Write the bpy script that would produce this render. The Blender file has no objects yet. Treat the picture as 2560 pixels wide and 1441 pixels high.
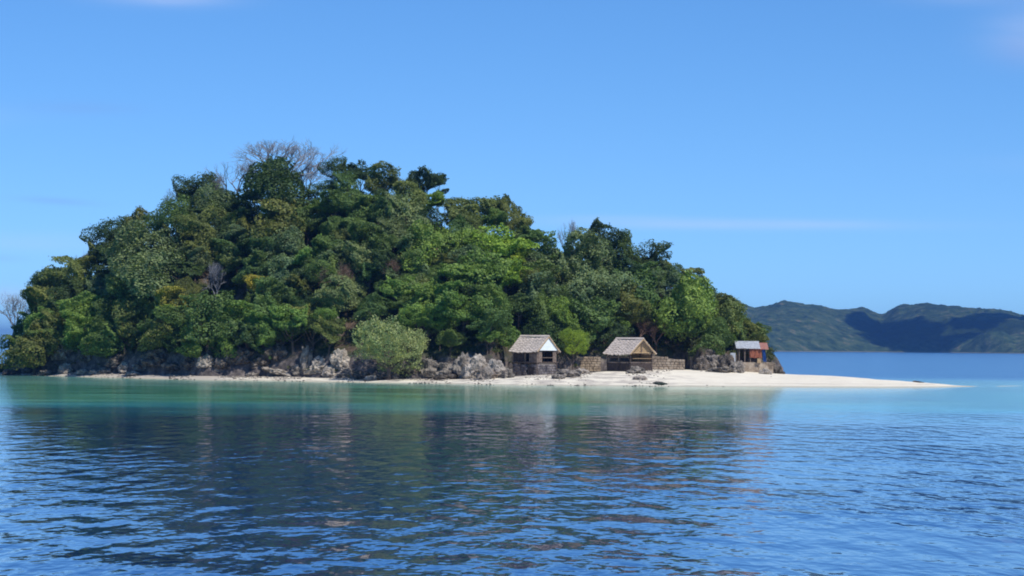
import bpy, math, random
import numpy as np
from mathutils import Vector, Matrix, noise as mnoise

R = math.radians
random.seed(11)
rng = np.random.default_rng(11)
scene = bpy.context.scene
col = scene.collection

# ------------------------------------------------------------------ camera
F = 6912.0            # focal length in photograph pixels (2560 wide)
YB = 196.0            # the boat lies this far behind the origin
HC = 6.0              # eye height above the sea, upper deck of a boat
PITCH = math.atan((865.5 - 720.5) / F)
ROLL = math.atan(21.0 / 2560.0)
fwd = Vector((0, math.cos(PITCH), math.sin(PITCH)))
r0 = Vector((1, 0, 0)); u0 = Vector((0, -math.sin(PITCH), math.cos(PITCH)))
rgt = r0 * math.cos(ROLL) + u0 * math.sin(ROLL)
upv = u0 * math.cos(ROLL) - r0 * math.sin(ROLL)
cd = bpy.data.cameras.new('camera'); cam = bpy.data.objects.new('camera', cd); col.objects.link(cam)
M3 = Matrix((rgt, upv, -fwd)).transposed()
cam.matrix_world = Matrix.Translation((0, -YB, HC)) @ M3.to_4x4()
cd.sensor_width = 36.0; cd.lens = F / 2560 * 36.0
cd.clip_start = 0.5; cd.clip_end = 60000
scene.camera = cam

# ------------------------------------------------------------------ world and sun
SUN_EL, SUN_AZ = R(50), R(138)        # azimuth clockwise from +Y (the view direction)
sun_dir = Vector((math.sin(SUN_AZ) * math.cos(SUN_EL), math.cos(SUN_AZ) * math.cos(SUN_EL), math.sin(SUN_EL)))
w = bpy.data.worlds.new('World'); scene.world = w; w.use_nodes = True
nt = w.node_tree; nt.nodes.clear()
def N(nt, typ, **kw):
    n = nt.nodes.new(typ)
    for k, v in kw.items(): setattr(n, k, v)
    return n
sky = N(nt, 'ShaderNodeTexSky', sky_type='NISHITA', sun_disc=False, sun_elevation=SUN_EL, sun_rotation=SUN_AZ,
        altitude=0, air_density=0.8, dust_density=0.0, ozone_density=3.0)
hs = N(nt, 'ShaderNodeHueSaturation'); hs.inputs['Saturation'].default_value = 1.2; hs.inputs['Hue'].default_value = 0.5
mulc = N(nt, 'ShaderNodeMix', data_type='RGBA', blend_type='MULTIPLY'); mulc.inputs[0].default_value = 1.0
mulc.inputs[7].default_value = (0.93, 1.13, 1.31, 1)
# the photograph's sky is even: read the sky a little above each direction so that the horizon stays blue
gco = N(nt, 'ShaderNodeTexCoord'); lift = N(nt, 'ShaderNodeVectorMath', operation='MULTIPLY_ADD')
lift.inputs[1].default_value = (1, 1, 1.2); lift.inputs[2].default_value = (0, 0, 0.06)
nrmv = N(nt, 'ShaderNodeVectorMath', operation='NORMALIZE')
nt.links.new(gco.outputs['Generated'], lift.inputs[0]); nt.links.new(lift.outputs[0], nrmv.inputs[0]); nt.links.new(nrmv.outputs[0], sky.inputs['Vector'])
# thin high cloud wisps, each a long streak at its own bearing and height
tc = N(nt, 'ShaderNodeTexCoord'); sp = N(nt, 'ShaderNodeSeparateXYZ'); nt.links.new(tc.outputs['Generated'], sp.inputs[0])
def wm(op, a, b=None):
    m = N(nt, 'ShaderNodeMath', operation=op)
    for i, v in enumerate((a, b)):
        if v is None: continue
        if isinstance(v, (int, float)): m.inputs[i].default_value = v
        else: nt.links.new(v, m.inputs[i])
    return m.outputs[0]
az = wm('ARCTAN2', sp.outputs[0], sp.outputs[1]); el = wm('ARCSINE', sp.outputs[2])
mp = N(nt, 'ShaderNodeMapping'); mp.inputs['Scale'].default_value = (9.0, 9.0, 70.0)
nz = N(nt, 'ShaderNodeTexNoise'); nz.inputs['Scale'].default_value = 1.5; nz.inputs['Detail'].default_value = 6; nz.inputs['Roughness'].default_value = 0.55
nt.links.new(tc.outputs['Generated'], mp.inputs[0]); nt.links.new(mp.outputs[0], nz.inputs['Vector'])
nf = wm('MULTIPLY', nz.outputs['Fac'], 1.6)
def streak(px, py, wpx, hpx, amp, tilt=0.0):
    a0 = (px - 1280) / F; e0 = (855 + px * 21 / 2560 - py) / F
    da = wm('SUBTRACT', az, a0); de = wm('ADD', wm('SUBTRACT', el, e0), wm('MULTIPLY', da, tilt))
    qa = wm('POWER', wm('ABSOLUTE', wm('DIVIDE', da, wpx / F)), 2.0); qe = wm('POWER', wm('ABSOLUTE', wm('DIVIDE', de, hpx / F)), 2.0)
    return wm('MULTIPLY', wm('EXPONENT', wm('MULTIPLY', wm('ADD', qa, qe), -1.0)), amp)
tot = None
for st in [(1800, 562, 420, 13, 0.30), (1520, 548, 180, 10, 0.16), (400, 2, 150, 22, 0.34), (2600, 100, 130, 60, 0.30), (2400, 10, 160, 20, 0.12), (30, 745, 120, 20, 0.45),
           (-400, 300, 300, 30, 0.3), (3100, 420, 400, 24, 0.3), (-900, 640, 500, 30, 0.35), (4200, 300, 500, 60, 0.35), (150, 610, 260, 22, 0.14)]:
    q = streak(*st); tot = q if tot is None else wm('ADD', tot, q)
cw = wm('MULTIPLY', tot, nf)
dk = None
for st in [(210, 278, 130, 16, 0.16), (150, 508, 90, 9, 0.24, 0.05), (2540, 140, 70, 40, 0.22), (20, 650, 60, 10, 0.12)]:
    q = streak(*st); dk = q if dk is None else wm('ADD', dk, q)
mx = N(nt, 'ShaderNodeMix', data_type='RGBA'); mx.inputs[7].default_value = (6.0, 6.6, 8.6, 1)
mx2 = N(nt, 'ShaderNodeMix', data_type='RGBA'); mx2.inputs[7].default_value = (1.9, 2.9, 6.0, 1)
bg = N(nt, 'ShaderNodeBackground'); bg.inputs['Strength'].default_value = 0.124
wo = N(nt, 'ShaderNodeOutputWorld')
L = nt.links.new
L(sky.outputs[0], hs.inputs['Color']); L(hs.outputs[0], mulc.inputs[6])
L(cw, mx.inputs[0]); L(mulc.outputs[2], mx.inputs[6]); L(dk, mx2.inputs[0]); L(mx.outputs[2], mx2.inputs[6]); L(mx2.outputs[2], bg.inputs['Color']); L(bg.outputs[0], wo.inputs[0])
sd = bpy.data.lights.new('sun', 'SUN'); sd.energy = 4.4; sd.angle = R(0.53); sd.color = (1.0, 0.93, 0.82)
so = bpy.data.objects.new('sun', sd); col.objects.link(so)
so.rotation_euler = (-sun_dir).to_track_quat('-Z', 'Y').to_euler()
scene.view_settings.view_transform = 'Standard'; scene.view_settings.look = 'None'
scene.view_settings.exposure = 0.0; scene.view_settings.gamma = 1.0; scene.view_settings.use_curve_mapping = False
scene.cycles.use_denoising = True
scene.cycles.filter_width = 1.9
scene.cycles.max_bounces = 7; scene.cycles.transparent_max_bounces = 8
scene.cycles.volume_bounces = 0

# ------------------------------------------------------------------ pixel <-> place
def ray(px, py):
    return rgt * ((px - 1280) / F) + upv * ((720.5 - py) / F) + fwd
def at(px, py, Y):
    d = ray(px, py); return Vector((0, -YB, HC)) + d * ((Y + YB) / d.y)
def hor(u): return 855.0 + u * 21.0 / 2560
def lerp(tab, u): return float(np.interp(u, [p[0] for p in tab], [p[1] for p in tab]))
def XU(X, Y): return 1280 + F * X / (Y + YB)          # bearing of a place, in pixels along the horizon
def WX(u, Y): return (u - 1280) / F * (Y + YB)

# ------------------------------------------------------------------ materials
def new_mat(name):
    m = bpy.data.materials.new(name); m.use_nodes = True; m.node_tree.nodes.clear()
    return m, m.node_tree
def out_mat(nt, sh):
    o = N(nt, 'ShaderNodeOutputMaterial'); nt.links.new(sh, o.inputs['Surface']); return o
def ramp(nt, fac, stops):
    r = N(nt, 'ShaderNodeValToRGB'); cr = r.color_ramp
    while len(cr.elements) < len(stops): cr.elements.new(0.5)
    for e, (p, c) in zip(cr.elements, stops): e.position = p; e.color = (*c, 1)
    nt.links.new(fac, r.inputs[0]); return r.outputs[0]
def noise(nt, vec, scale, detail=5, rough=0.55, dist=0.0):
    n = N(nt, 'ShaderNodeTexNoise'); n.inputs['Scale'].default_value = scale; n.inputs['Detail'].default_value = detail
    n.inputs['Roughness'].default_value = rough; n.inputs['Distortion'].default_value = dist
    if vec is not None: nt.links.new(vec, n.inputs['Vector'])
    return n.outputs['Fac']
def mixc(nt, fac, a, b, blend='MIX'):
    m = N(nt, 'ShaderNodeMix', data_type='RGBA', blend_type=blend)
    for s, v in ((0, fac), (6, a), (7, b)):
        if isinstance(v, (int, float)): m.inputs[s].default_value = v
        elif isinstance(v, tuple): m.inputs[s].default_value = (*v, 1)
        else: nt.links.new(v, m.inputs[s])
    return m.outputs[2]
def math_n(nt, op, a, b=None, c=None):
    m = N(nt, 'ShaderNodeMath', operation=op)
    for i, v in enumerate((a, b, c)):
        if v is None: continue
        if isinstance(v, (int, float)): m.inputs[i].default_value = v
        else: nt.links.new(v, m.inputs[i])
    return m.outputs[0]
def mrange(nt, v, a, b, c=0.0, d=1.0):
    m = N(nt, 'ShaderNodeMapRange'); m.interpolation_type = 'SMOOTHSTEP'
    nt.links.new(v, m.inputs[0])
    for i, x in enumerate((a, b, c, d)): m.inputs[i + 1].default_value = x
    return m.outputs[0]
def position(nt): return N(nt, 'ShaderNodeNewGeometry').outputs['Position']
def objcoord(nt): return N(nt, 'ShaderNodeTexCoord').outputs['Object']
def bump(nt, h, strength, dist):
    b = N(nt, 'ShaderNodeBump'); b.inputs['Strength'].default_value = strength; b.inputs['Distance'].default_value = dist
    nt.links.new(h, b.inputs['Height']); return b.outputs[0]
def principled(nt, color, rough=0.8, normal=None, spec=0.3, ior=None):
    p = N(nt, 'ShaderNodeBsdfPrincipled')
    if isinstance(color, tuple): p.inputs['Base Color'].default_value = (*color, 1)
    else: nt.links.new(color, p.inputs['Base Color'])
    if isinstance(rough, float): p.inputs['Roughness'].default_value = rough
    else: nt.links.new(rough, p.inputs['Roughness'])
    p.inputs['Specular IOR Level'].default_value = spec
    if ior: p.inputs['IOR'].default_value = ior
    if normal is not None: nt.links.new(normal, p.inputs['Normal'])
    return p.outputs[0]

def foliage_mat(name, transl=0.3):
    m, nt = new_mat(name)
    oi = N(nt, 'ShaderNodeObjectInfo'); ge = N(nt, 'ShaderNodeNewGeometry')
    var = ramp(nt, ge.outputs['Random Per Island'], [(0, (0.62, 0.66, 0.6)), (0.5, (1, 1, 1)), (0.95, (1.3, 1.25, 1.05)), (1.0, (1.6, 1.4, 0.9))])
    n1 = noise(nt, ge.outputs['Position'], 0.55, 3)
    patch = ramp(nt, n1, [(0.3, (0.72, 0.82, 0.85)), (0.5, (1, 1, 1)), (0.7, (1.2, 1.17, 0.95))])
    c = mixc(nt, 1.0, oi.outputs['Color'], var, 'MULTIPLY'); c = mixc(nt, 1.0, c, patch, 'MULTIPLY')
    d = principled(nt, c, 0.55, None, 0.25)
    t = N(nt, 'ShaderNodeBsdfTranslucent'); nt.links.new(mixc(nt, 1.0, c, (1.2, 1.3, 0.5), 'MULTIPLY'), t.inputs[0])
    ms = N(nt, 'ShaderNodeMixShader'); ms.inputs[0].default_value = transl
    nt.links.new(d, ms.inputs[1]); nt.links.new(t.outputs[0], ms.inputs[2])
    out_mat(nt, ms.outputs[0]); return m
M_leaf = foliage_mat('leaves')

def simple_mat(name, c1, c2, scale, rough=0.85, bs=0.6, bd=0.05, detail=6, spec=0.2, obj=True):
    m, nt = new_mat(name)
    v = objcoord(nt) if obj else position(nt)
    f = noise(nt, v, scale, detail, 0.62)
    c = ramp(nt, f, [(0.33, c1), (0.66, c2)])
    out_mat(nt, principled(nt, c, rough, bump(nt, f, bs, bd), spec)); return m
M_bark = simple_mat('bark', (0.06, 0.045, 0.035), (0.17, 0.135, 0.11), 3.0)
M_twig = simple_mat('bare_wood', (0.14, 0.15, 0.17), (0.28, 0.29, 0.32), 2.0)
M_brown = simple_mat('dry_brown_wood', (0.14, 0.085, 0.06), (0.26, 0.17, 0.13), 2.0)
M_wood = simple_mat('weathered_wood', (0.10, 0.075, 0.06), (0.27, 0.21, 0.17), 3.0)
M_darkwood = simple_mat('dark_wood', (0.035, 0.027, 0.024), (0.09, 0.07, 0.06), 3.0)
M_tan = simple_mat('tan_board', (0.28, 0.19, 0.10), (0.46, 0.34, 0.20), 3.0)
M_white = simple_mat('white_paint', (0.66, 0.74, 0.78), (0.80, 0.84, 0.85), 2.0, 0.6)
M_zinc = simple_mat('zinc_sheet', (0.33, 0.35, 0.37), (0.62, 0.65, 0.68), 2.5, 0.45, 0.1, 0.01, spec=0.5)
M_red = simple_mat('red_tarpaulin', (0.19, 0.06, 0.035), (0.30, 0.11, 0.065), 2.0, 0.6)
M_pink = simple_mat('faded_red_sheet', (0.34, 0.13, 0.09), (0.46, 0.26, 0.21), 2.0, 0.6)
M_blue = simple_mat('blue_tarpaulin', (0.015, 0.055, 0.22), (0.04, 0.11, 0.33), 2.0, 0.55)

def thatch_mat():
    m, nt = new_mat('thatch')
    v = objcoord(nt); mp = N(nt, 'ShaderNodeMapping'); mp.inputs['Scale'].default_value = (16, 2.0, 2.0); nt.links.new(v, mp.inputs[0])
    f = noise(nt, mp.outputs[0], 1.5, 6, 0.65); g = noise(nt, v, 0.8, 4)
    c = ramp(nt, f, [(0.25, (0.40, 0.345, 0.30)), (0.7, (0.72, 0.65, 0.59))])
    c = mixc(nt, 1.0, c, ramp(nt, g, [(0.3, (0.8, 0.78, 0.76)), (0.7, (1.12, 1.1, 1.08))]), 'MULTIPLY')
    out_mat(nt, principled(nt, c, 0.9, bump(nt, f, 0.8, 0.05), 0.15)); return m
M_thatch = thatch_mat()

def rock_mat(name, dark, mid, pale, wet=True):
    m, nt = new_mat(name)
    p = position(nt); f = noise(nt, p, 1.1, 9, 0.68, 0.3); g = noise(nt, p, 0.35, 4); h = noise(nt, p, 6.0, 5, 0.7)
    c = ramp(nt, f, [(0.34, dark), (0.5, mid), (0.64, pale)])
    c = mixc(nt, mrange(nt, g, 0.52, 0.72, 0, 0.4), c, (0.27, 0.20, 0.15))
    c = mixc(nt, mrange(nt, h, 0.55, 0.75, 0, 0.55), c, tuple(x * 0.5 for x in dark))
    sep = N(nt, 'ShaderNodeSeparateXYZ'); nt.links.new(p, sep.inputs[0])
    if wet:
        c = mixc(nt, mrange(nt, sep.outputs[2], 0.15, 0.7, 0.65, 0.0), c, (0.05, 0.045, 0.04))
    hh = math_n(nt, 'ADD', f, math_n(nt, 'MULTIPLY', h, 0.3))
    out_mat(nt, principled(nt, c, 0.9, bump(nt, hh, 1.0, 0.35), 0.2)); return m
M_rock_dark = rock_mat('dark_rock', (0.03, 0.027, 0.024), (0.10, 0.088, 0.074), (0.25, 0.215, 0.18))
M_rock = rock_mat('grey_rock', (0.055, 0.05, 0.045), (0.20, 0.18, 0.155), (0.40, 0.355, 0.305))
M_rock_pale = rock_mat('pale_rock', (0.13, 0.115, 0.10), (0.36, 0.32, 0.27), (0.56, 0.50, 0.43))
M_stone_tan = rock_mat('tan_stone', (0.17, 0.13, 0.095), (0.36, 0.29, 0.22), (0.50, 0.42, 0.33), False)
M_stone_grey = rock_mat('grey_stone', (0.055, 0.052, 0.058), (0.16, 0.145, 0.15), (0.30, 0.27, 0.26), False)
M_mortar = simple_mat('mortar', (0.14, 0.115, 0.09), (0.25, 0.21, 0.165), 2.0)

# ------------------------------------------------------------------ object helpers
def tag(o, label=None, cat=None, group=None, kind=None):
    if label: o['label'] = label
    if cat: o['category'] = cat
    if group: o['group'] = group
    if kind: o['kind'] = kind
    return o
def link(o, parent=None):
    col.objects.link(o)
    if parent is not None: o.parent = parent
    return o
def mesh_np(name, V, Fc, mat=None, smooth=False):
    V = np.asarray(V, dtype=np.float32); Fc = np.asarray(Fc, dtype=np.int32); k = Fc.shape[1]
    me = bpy.data.meshes.new(name); me.vertices.add(len(V)); me.vertices.foreach_set('co', V.ravel())
    me.loops.add(Fc.size); me.loops.foreach_set('vertex_index', Fc.ravel())
    me.polygons.add(len(Fc)); me.polygons.foreach_set('loop_start', np.arange(0, Fc.size, k, dtype=np.int32))
    me.polygons.foreach_set('loop_total', np.full(len(Fc), k, dtype=np.int32))
    if smooth: me.polygons.foreach_set('use_smooth', np.ones(len(Fc), dtype=bool))
    me.update(calc_edges=True); me.validate()
    if mat: me.materials.append(mat)
    return me
def obj(name, me, parent=None, loc=(0, 0, 0), rot=(0, 0, 0), scale=(1, 1, 1)):
    o = bpy.data.objects.new(name, me); link(o, parent); o.location = loc; o.rotation_euler = rot; o.scale = scale
    return o
def empty(name, loc, rz=0.0):
    o = bpy.data.objects.new(name, None); link(o); o.location = loc; o.rotation_euler = (0, 0, rz); return o

class MB:
    def __init__(s): s.v = []; s.f = []
    def box(s, c, d, M=None):
        x, y, z = (k / 2 for k in d); b = len(s.v)
        for p in ((-x, -y, -z), (x, -y, -z), (x, y, -z), (-x, y, -z), (-x, -y, z), (x, -y, z), (x, y, z), (-x, y, z)):
            q = Vector(p)
            if M is not None: q = M @ q
            s.v.append(tuple(q + Vector(c)))
        s.f += [tuple(b + i for i in q) for q in ((0, 3, 2, 1), (4, 5, 6, 7), (0, 1, 5, 4), (1, 2, 6, 5), (2, 3, 7, 6), (3, 0, 4, 7))]
        return s
    def bar(s, a, b, wd, ht=None):
        a = Vector(a); b = Vector(b); d = b - a
        q = d.to_track_quat('X', 'Z').to_matrix()
        return s.box(tuple((a + b) / 2), (d.length, wd, ht or wd), q)
    def tube(s, pts, rads, n=6):
        base = len(s.v); prev = None
        for i, (p, r) in enumerate(zip(pts, rads)):
            p = Vector(p); d = (Vector(pts[min(i + 1, len(pts) - 1)]) - Vector(pts[max(i - 1, 0)]))
            q = d.to_track_quat('Z', 'X').to_matrix() if d.length > 1e-6 else Matrix.Identity(3)
            for k in range(n):
                a = 2 * math.pi * k / n; s.v.append(tuple(p + q @ Vector((r * math.cos(a), r * math.sin(a), 0))))
        for i in range(len(pts) - 1):
            for k in range(n):
                a = base + i * n + k; b = base + i * n + (k + 1) % n
                s.f.append((a, b, b + n, a + n))
        return s
    def prism(s, poly, axis_vec):   # poly: list of 3d points, extruded by axis_vec; faces as quads + ngons
        b = len(s.v); n = len(poly); ax = Vector(axis_vec)
        for p in poly: s.v.append(tuple(p))
        for p in poly: s.v.append(tuple(Vector(p) + ax))
        s.f.append(tuple(range(b, b + n))[::-1]); s.f.append(tuple(range(b + n, b + 2 * n)))
        for i in range(n):
            j = (i + 1) % n; s.f.append((b + i, b + j, b + n + j, b + n + i))
        return s
    def mesh(s, name, mat):
        me = bpy.data.meshes.new(name); me.from_pydata(s.v, [], s.f); me.update(); me.materials.append(mat); return me
    def build(s, name, mat, parent=None): return obj(name, s.mesh(name, mat), parent)

# ------------------------------------------------------------------ the lie of the land (u = bearing in pixels along the horizon, Y = distance)
T_front = [(-200, 344.0), (-60, 322.4), (0, 309.8), (100, 295.4), (200, 284.6), (350, 270.2), (500, 255.8), (700, 250.4), (900, 241.4), (1100, 234.2), (1300, 223.4), (1600, 225.2), (1900, 228.8), (2200, 234.2), (2330, 241.4), (2420, 250.4), (2470, 257.6), (2600, 275.6)]
T_bw = [(-200, 1.8), (-60, 3.6), (0, 5.4), (200, 7.2), (500, 10.8), (700, 12.6), (900, 12.6), (1100, 14.4), (1300, 19.8), (1450, 27.0), (1600, 34.2), (1800, 37.8), (1950, 39.6), (2100, 30.6), (2250, 18.0), (2350, 10.8), (2420, 7.2), (2470, 3.6), (2600, 1.8)]
T_cz = [(-200, 0.1), (-60, 0.1), (0, 0.35), (200, 0.6), (500, 0.55), (900, 0.55), (1100, 0.55), (1300, 1.2), (1450, 1.7), (1600, 2.3), (1800, 2.3), (1950, 1.75), (2100, 1.4), (2250, 0.85), (2350, 0.38), (2420, 0.06), (2460, -0.05), (2600, -0.5)]
T_sil = [(-40, 925), (0, 905), (20, 880), (60, 800), (95, 700), (150, 665), (235, 650), (250, 600), (330, 545), (400, 535), (470, 475), (560, 480), (680, 440), (760, 470), (830, 410), (900, 425), (960, 420), (1060, 455), (1130, 490), (1260, 505), (1310, 550), (1380, 590), (1440, 590), (1480, 575), (1560, 615), (1640, 630), (1700, 675), (1760, 705), (1830, 765), (1890, 810), (1920, 850), (1945, 890), (1960, 915)]
def front(u): return lerp(T_front, u) + 0.7 * mnoise.noise(Vector((u * 0.02, 3.1, 0))) + 0.4 * mnoise.noise(Vector((u * 0.06, 7.1, 0)))
def crest(u): return lerp(T_front, u) + lerp(T_bw, u)
def ss(x): x = min(max(x, 0.0), 1.0); return x * x * (3 - 2 * x)
def beach_z(u, Y):
    f = front(u); c = crest(u); z = lerp(T_cz, u)
    t = (Y - f) / (c - f)
    if t < 0: return max(-1.2, t * 0.6)
    if t <= 1: return z * (0.25 * t + 0.75 * ss(t))
    tb = (Y - c) / 25.0
    if u > 1940: return z - (z + 1.0) * ss(tb)
    return z - 0.6 * ss(tb)
def ridge_Y(u): return crest(u) + np.interp(u, [-60, 60, 300, 700, 1000, 1400, 1800, 1960], [6, 14, 34, 46, 46, 36, 22, 10])
def ridge_z(u):
    Y = ridge_Y(u); zs = HC + (hor(u) - lerp(T_sil, u)) * (Y + YB) / F
    return max(zs - np.interp(u, [-40, 60, 250, 1600, 1850, 1940], [0.3, 4, 7.5, 7, 5.5, 1.2]), 0.2)
def carve(u): return 13.0 * max(ss((u - 1225) / 50) * (1 - ss((u - 1700) / 60)), ss((u - 1760) / 50) * 0.75)
def hill_z(u, Y):
    if u < -60 or u > 1965: return -3.0
    c = crest(u) - 0.5 + carve(u) + 0.8 * mnoise.noise(Vector((u * 0.03, 1.3, 5))); r = ridge_Y(u); rz = ridge_z(u); base = lerp(T_cz, u) - 0.4
    t = (Y - c) / (r - c)
    if t > 1: t = max(2 - t, -0.2)
    if t < 0: return base - 1.5
    bank = min(2.6, rz * 0.4) * ss(t / 0.07)
    z = base + bank + (rz - base - bank) * math.sin(min(t, 1) * math.pi / 2) ** 1.15
    z += 1.1 * mnoise.noise(Vector((u * 0.012, Y * 0.13, 2.0))) * ss(t / 0.1)
    z -= 6.0 * math.exp(-((u - 545) / 60) ** 2 - ((t - 0.42) / 0.22) ** 2)      # hollow in the slope
    z -= 2.5 * math.exp(-((u - 900) / 60) ** 2 - ((t - 0.3) / 0.2) ** 2)
    return z
def ground(u, Y): return max(beach_z(u, Y), hill_z(u, Y))
def ground_at(X, Y): return ground(XU(X, Y), Y)
def hit(px, py, lift=0.0, y0=None, y1=None):
    """distance at which the line of sight through (px,py) comes down on the ground raised by lift; None when it passes over"""
    Y = y0 if y0 else front(px) - 4
    end = y1 if y1 else ridge_Y(px) + 3
    best = (1e9, Y)
    while Y < end:
        p = at(px, py, Y); g = ground(XU(p.x, Y), Y) + lift
        if p.z <= g: return Y, True
        if p.z - g < best[0]: best = (p.z - g, Y)
        Y += 0.5
    return best[1], False

# ---- hillside
us = np.arange(-64, 1972, 7.0); ts = np.concatenate([np.linspace(-0.03, 0.2, 22), np.linspace(0.22, 2.1, 62)])
V = []
for u in us:
    c = crest(u) - 0.5; r = ridge_Y(u)
    for t in ts:
        Y = c + (r - c) * t
        z = hill_z(u, Y) + 0.5 * mnoise.fractal(Vector((WX(u, Y) * 0.5, Y * 0.5, 0)), 1.0, 2.0, 4)
        V.append((WX(u, Y), Y, z))
nu, nt_ = len(us), len(ts)
Fq = [(i * nt_ + j, (i + 1) * nt_ + j, (i + 1) * nt_ + j + 1, i * nt_ + j + 1) for i in range(nu - 1) for j in range(nt_ - 1)]
def hillside_mat():
    m, nt = new_mat('hillside_soil')
    p = position(nt); f = noise(nt, p, 0.9, 8, 0.66); g = noise(nt, p, 0.22, 4)
    soil = ramp(nt, f, [(0.3, (0.045, 0.033, 0.026)), (0.5, (0.10, 0.075, 0.055)), (0.72, (0.19, 0.145, 0.11))])
    leafy = ramp(nt, f, [(0.3, (0.018, 0.03, 0.012)), (0.7, (0.05, 0.075, 0.025))])
    c = mixc(nt, mrange(nt, g, 0.38, 0.56), soil, leafy)
    sep = N(nt, 'ShaderNodeSeparateXYZ'); nt.links.new(p, sep.inputs[0])
    rock = ramp(nt, f, [(0.3, (0.035, 0.032, 0.034)), (0.52, (0.12, 0.105, 0.10)), (0.68, (0.26, 0.22, 0.20))])
    c = mixc(nt, mrange(nt, sep.outputs[2], 3.2, 5.5, 1.0, 0.0), c, rock)
    out_mat(nt, principled(nt, c, 0.95, bump(nt, f, 1.0, 0.5), 0.1)); return m
obj('hillside', mesh_np('hillside', V, Fq, hillside_mat(), True))['kind'] = 'structure'

# ---- beach and sand spit
us = np.concatenate([np.arange(-150, 2480, 7.0), np.arange(2480, 2620, 20.0)]); vs = np.concatenate([np.linspace(-12, 0, 9), np.linspace(0.4, 66, 90)])
V = []
for u in us:
    f = front(u)
    for v in vs:
        Y = f + v
        X = WX(u, Y); z = beach_z(u, Y) + 0.05 * mnoise.noise(Vector((X * 0.35, Y * 0.35, 0))) + 0.10 * mnoise.noise(Vector((X * 0.08, Y * 0.2, 4)))
        V.append((X, Y, z))
nu, nt_ = len(us), len(vs)
Fq = [(i * nt_ + j, (i + 1) * nt_ + j, (i + 1) * nt_ + j + 1, i * nt_ + j + 1) for i in range(nu - 1) for j in range(nt_ - 1)]
def sand_mat():
    m, nt = new_mat('coral_sand')
    p = position(nt); f = noise(nt, p, 3.0, 8, 0.7); g = noise(nt, p, 0.28, 6, 0.6)
    c = ramp(nt, f, [(0.3, (0.76, 0.70, 0.56)), (0.7, (0.87, 0.82, 0.68))])
    sep = N(nt, 'ShaderNodeSeparateXYZ'); nt.links.new(p, sep.inputs[0])
    # grey coral rubble lies west of the spit, mostly near the waterline
    wst = mrange(nt, sep.outputs[0], 22, 32, 1.0, 0.0)
    rub = math_n(nt, 'MULTIPLY', mrange(nt, g, 0.44, 0.60), wst)
    left = mrange(nt, sep.outputs[0], -52, -38, 1.0, 0.0)
    rub = math_n(nt, 'MAXIMUM', rub, left)
    c = mixc(nt, math_n(nt, 'MULTIPLY', rub, 0.75), c, ramp(nt, f, [(0.3, (0.22, 0.20, 0.185)), (0.6, (0.46, 0.42, 0.38))]))
    wl = math_n(nt, 'ADD', sep.outputs[2], math_n(nt, 'MULTIPLY', g, 0.35))
    wr = math_n(nt, 'MULTIPLY', mrange(nt, wl, 0.50, 0.56), mrange(nt, wl, 0.58, 0.66, 1.0, 0.0))
    c = mixc(nt, math_n(nt, 'MULTIPLY', wr, mrange(nt, f, 0.42, 0.6, 0.1, 0.55)), c, (0.30, 0.25, 0.18))
    c = mixc(nt, mrange(nt, g, 0.35, 0.65, 0.0, 0.25), c, (0.60, 0.53, 0.42))
    c = mixc(nt, mrange(nt, sep.outputs[2], 0.02, 0.22, 0.75, 0.0), c, (0.42, 0.40, 0.30))
    out_mat(nt, principled(nt, c, 0.9, bump(nt, f, 0.5, 0.08), 0.15)); return m
obj('beach', mesh_np('beach', V, Fq, sand_mat(), True))['kind'] = 'structure'

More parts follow.
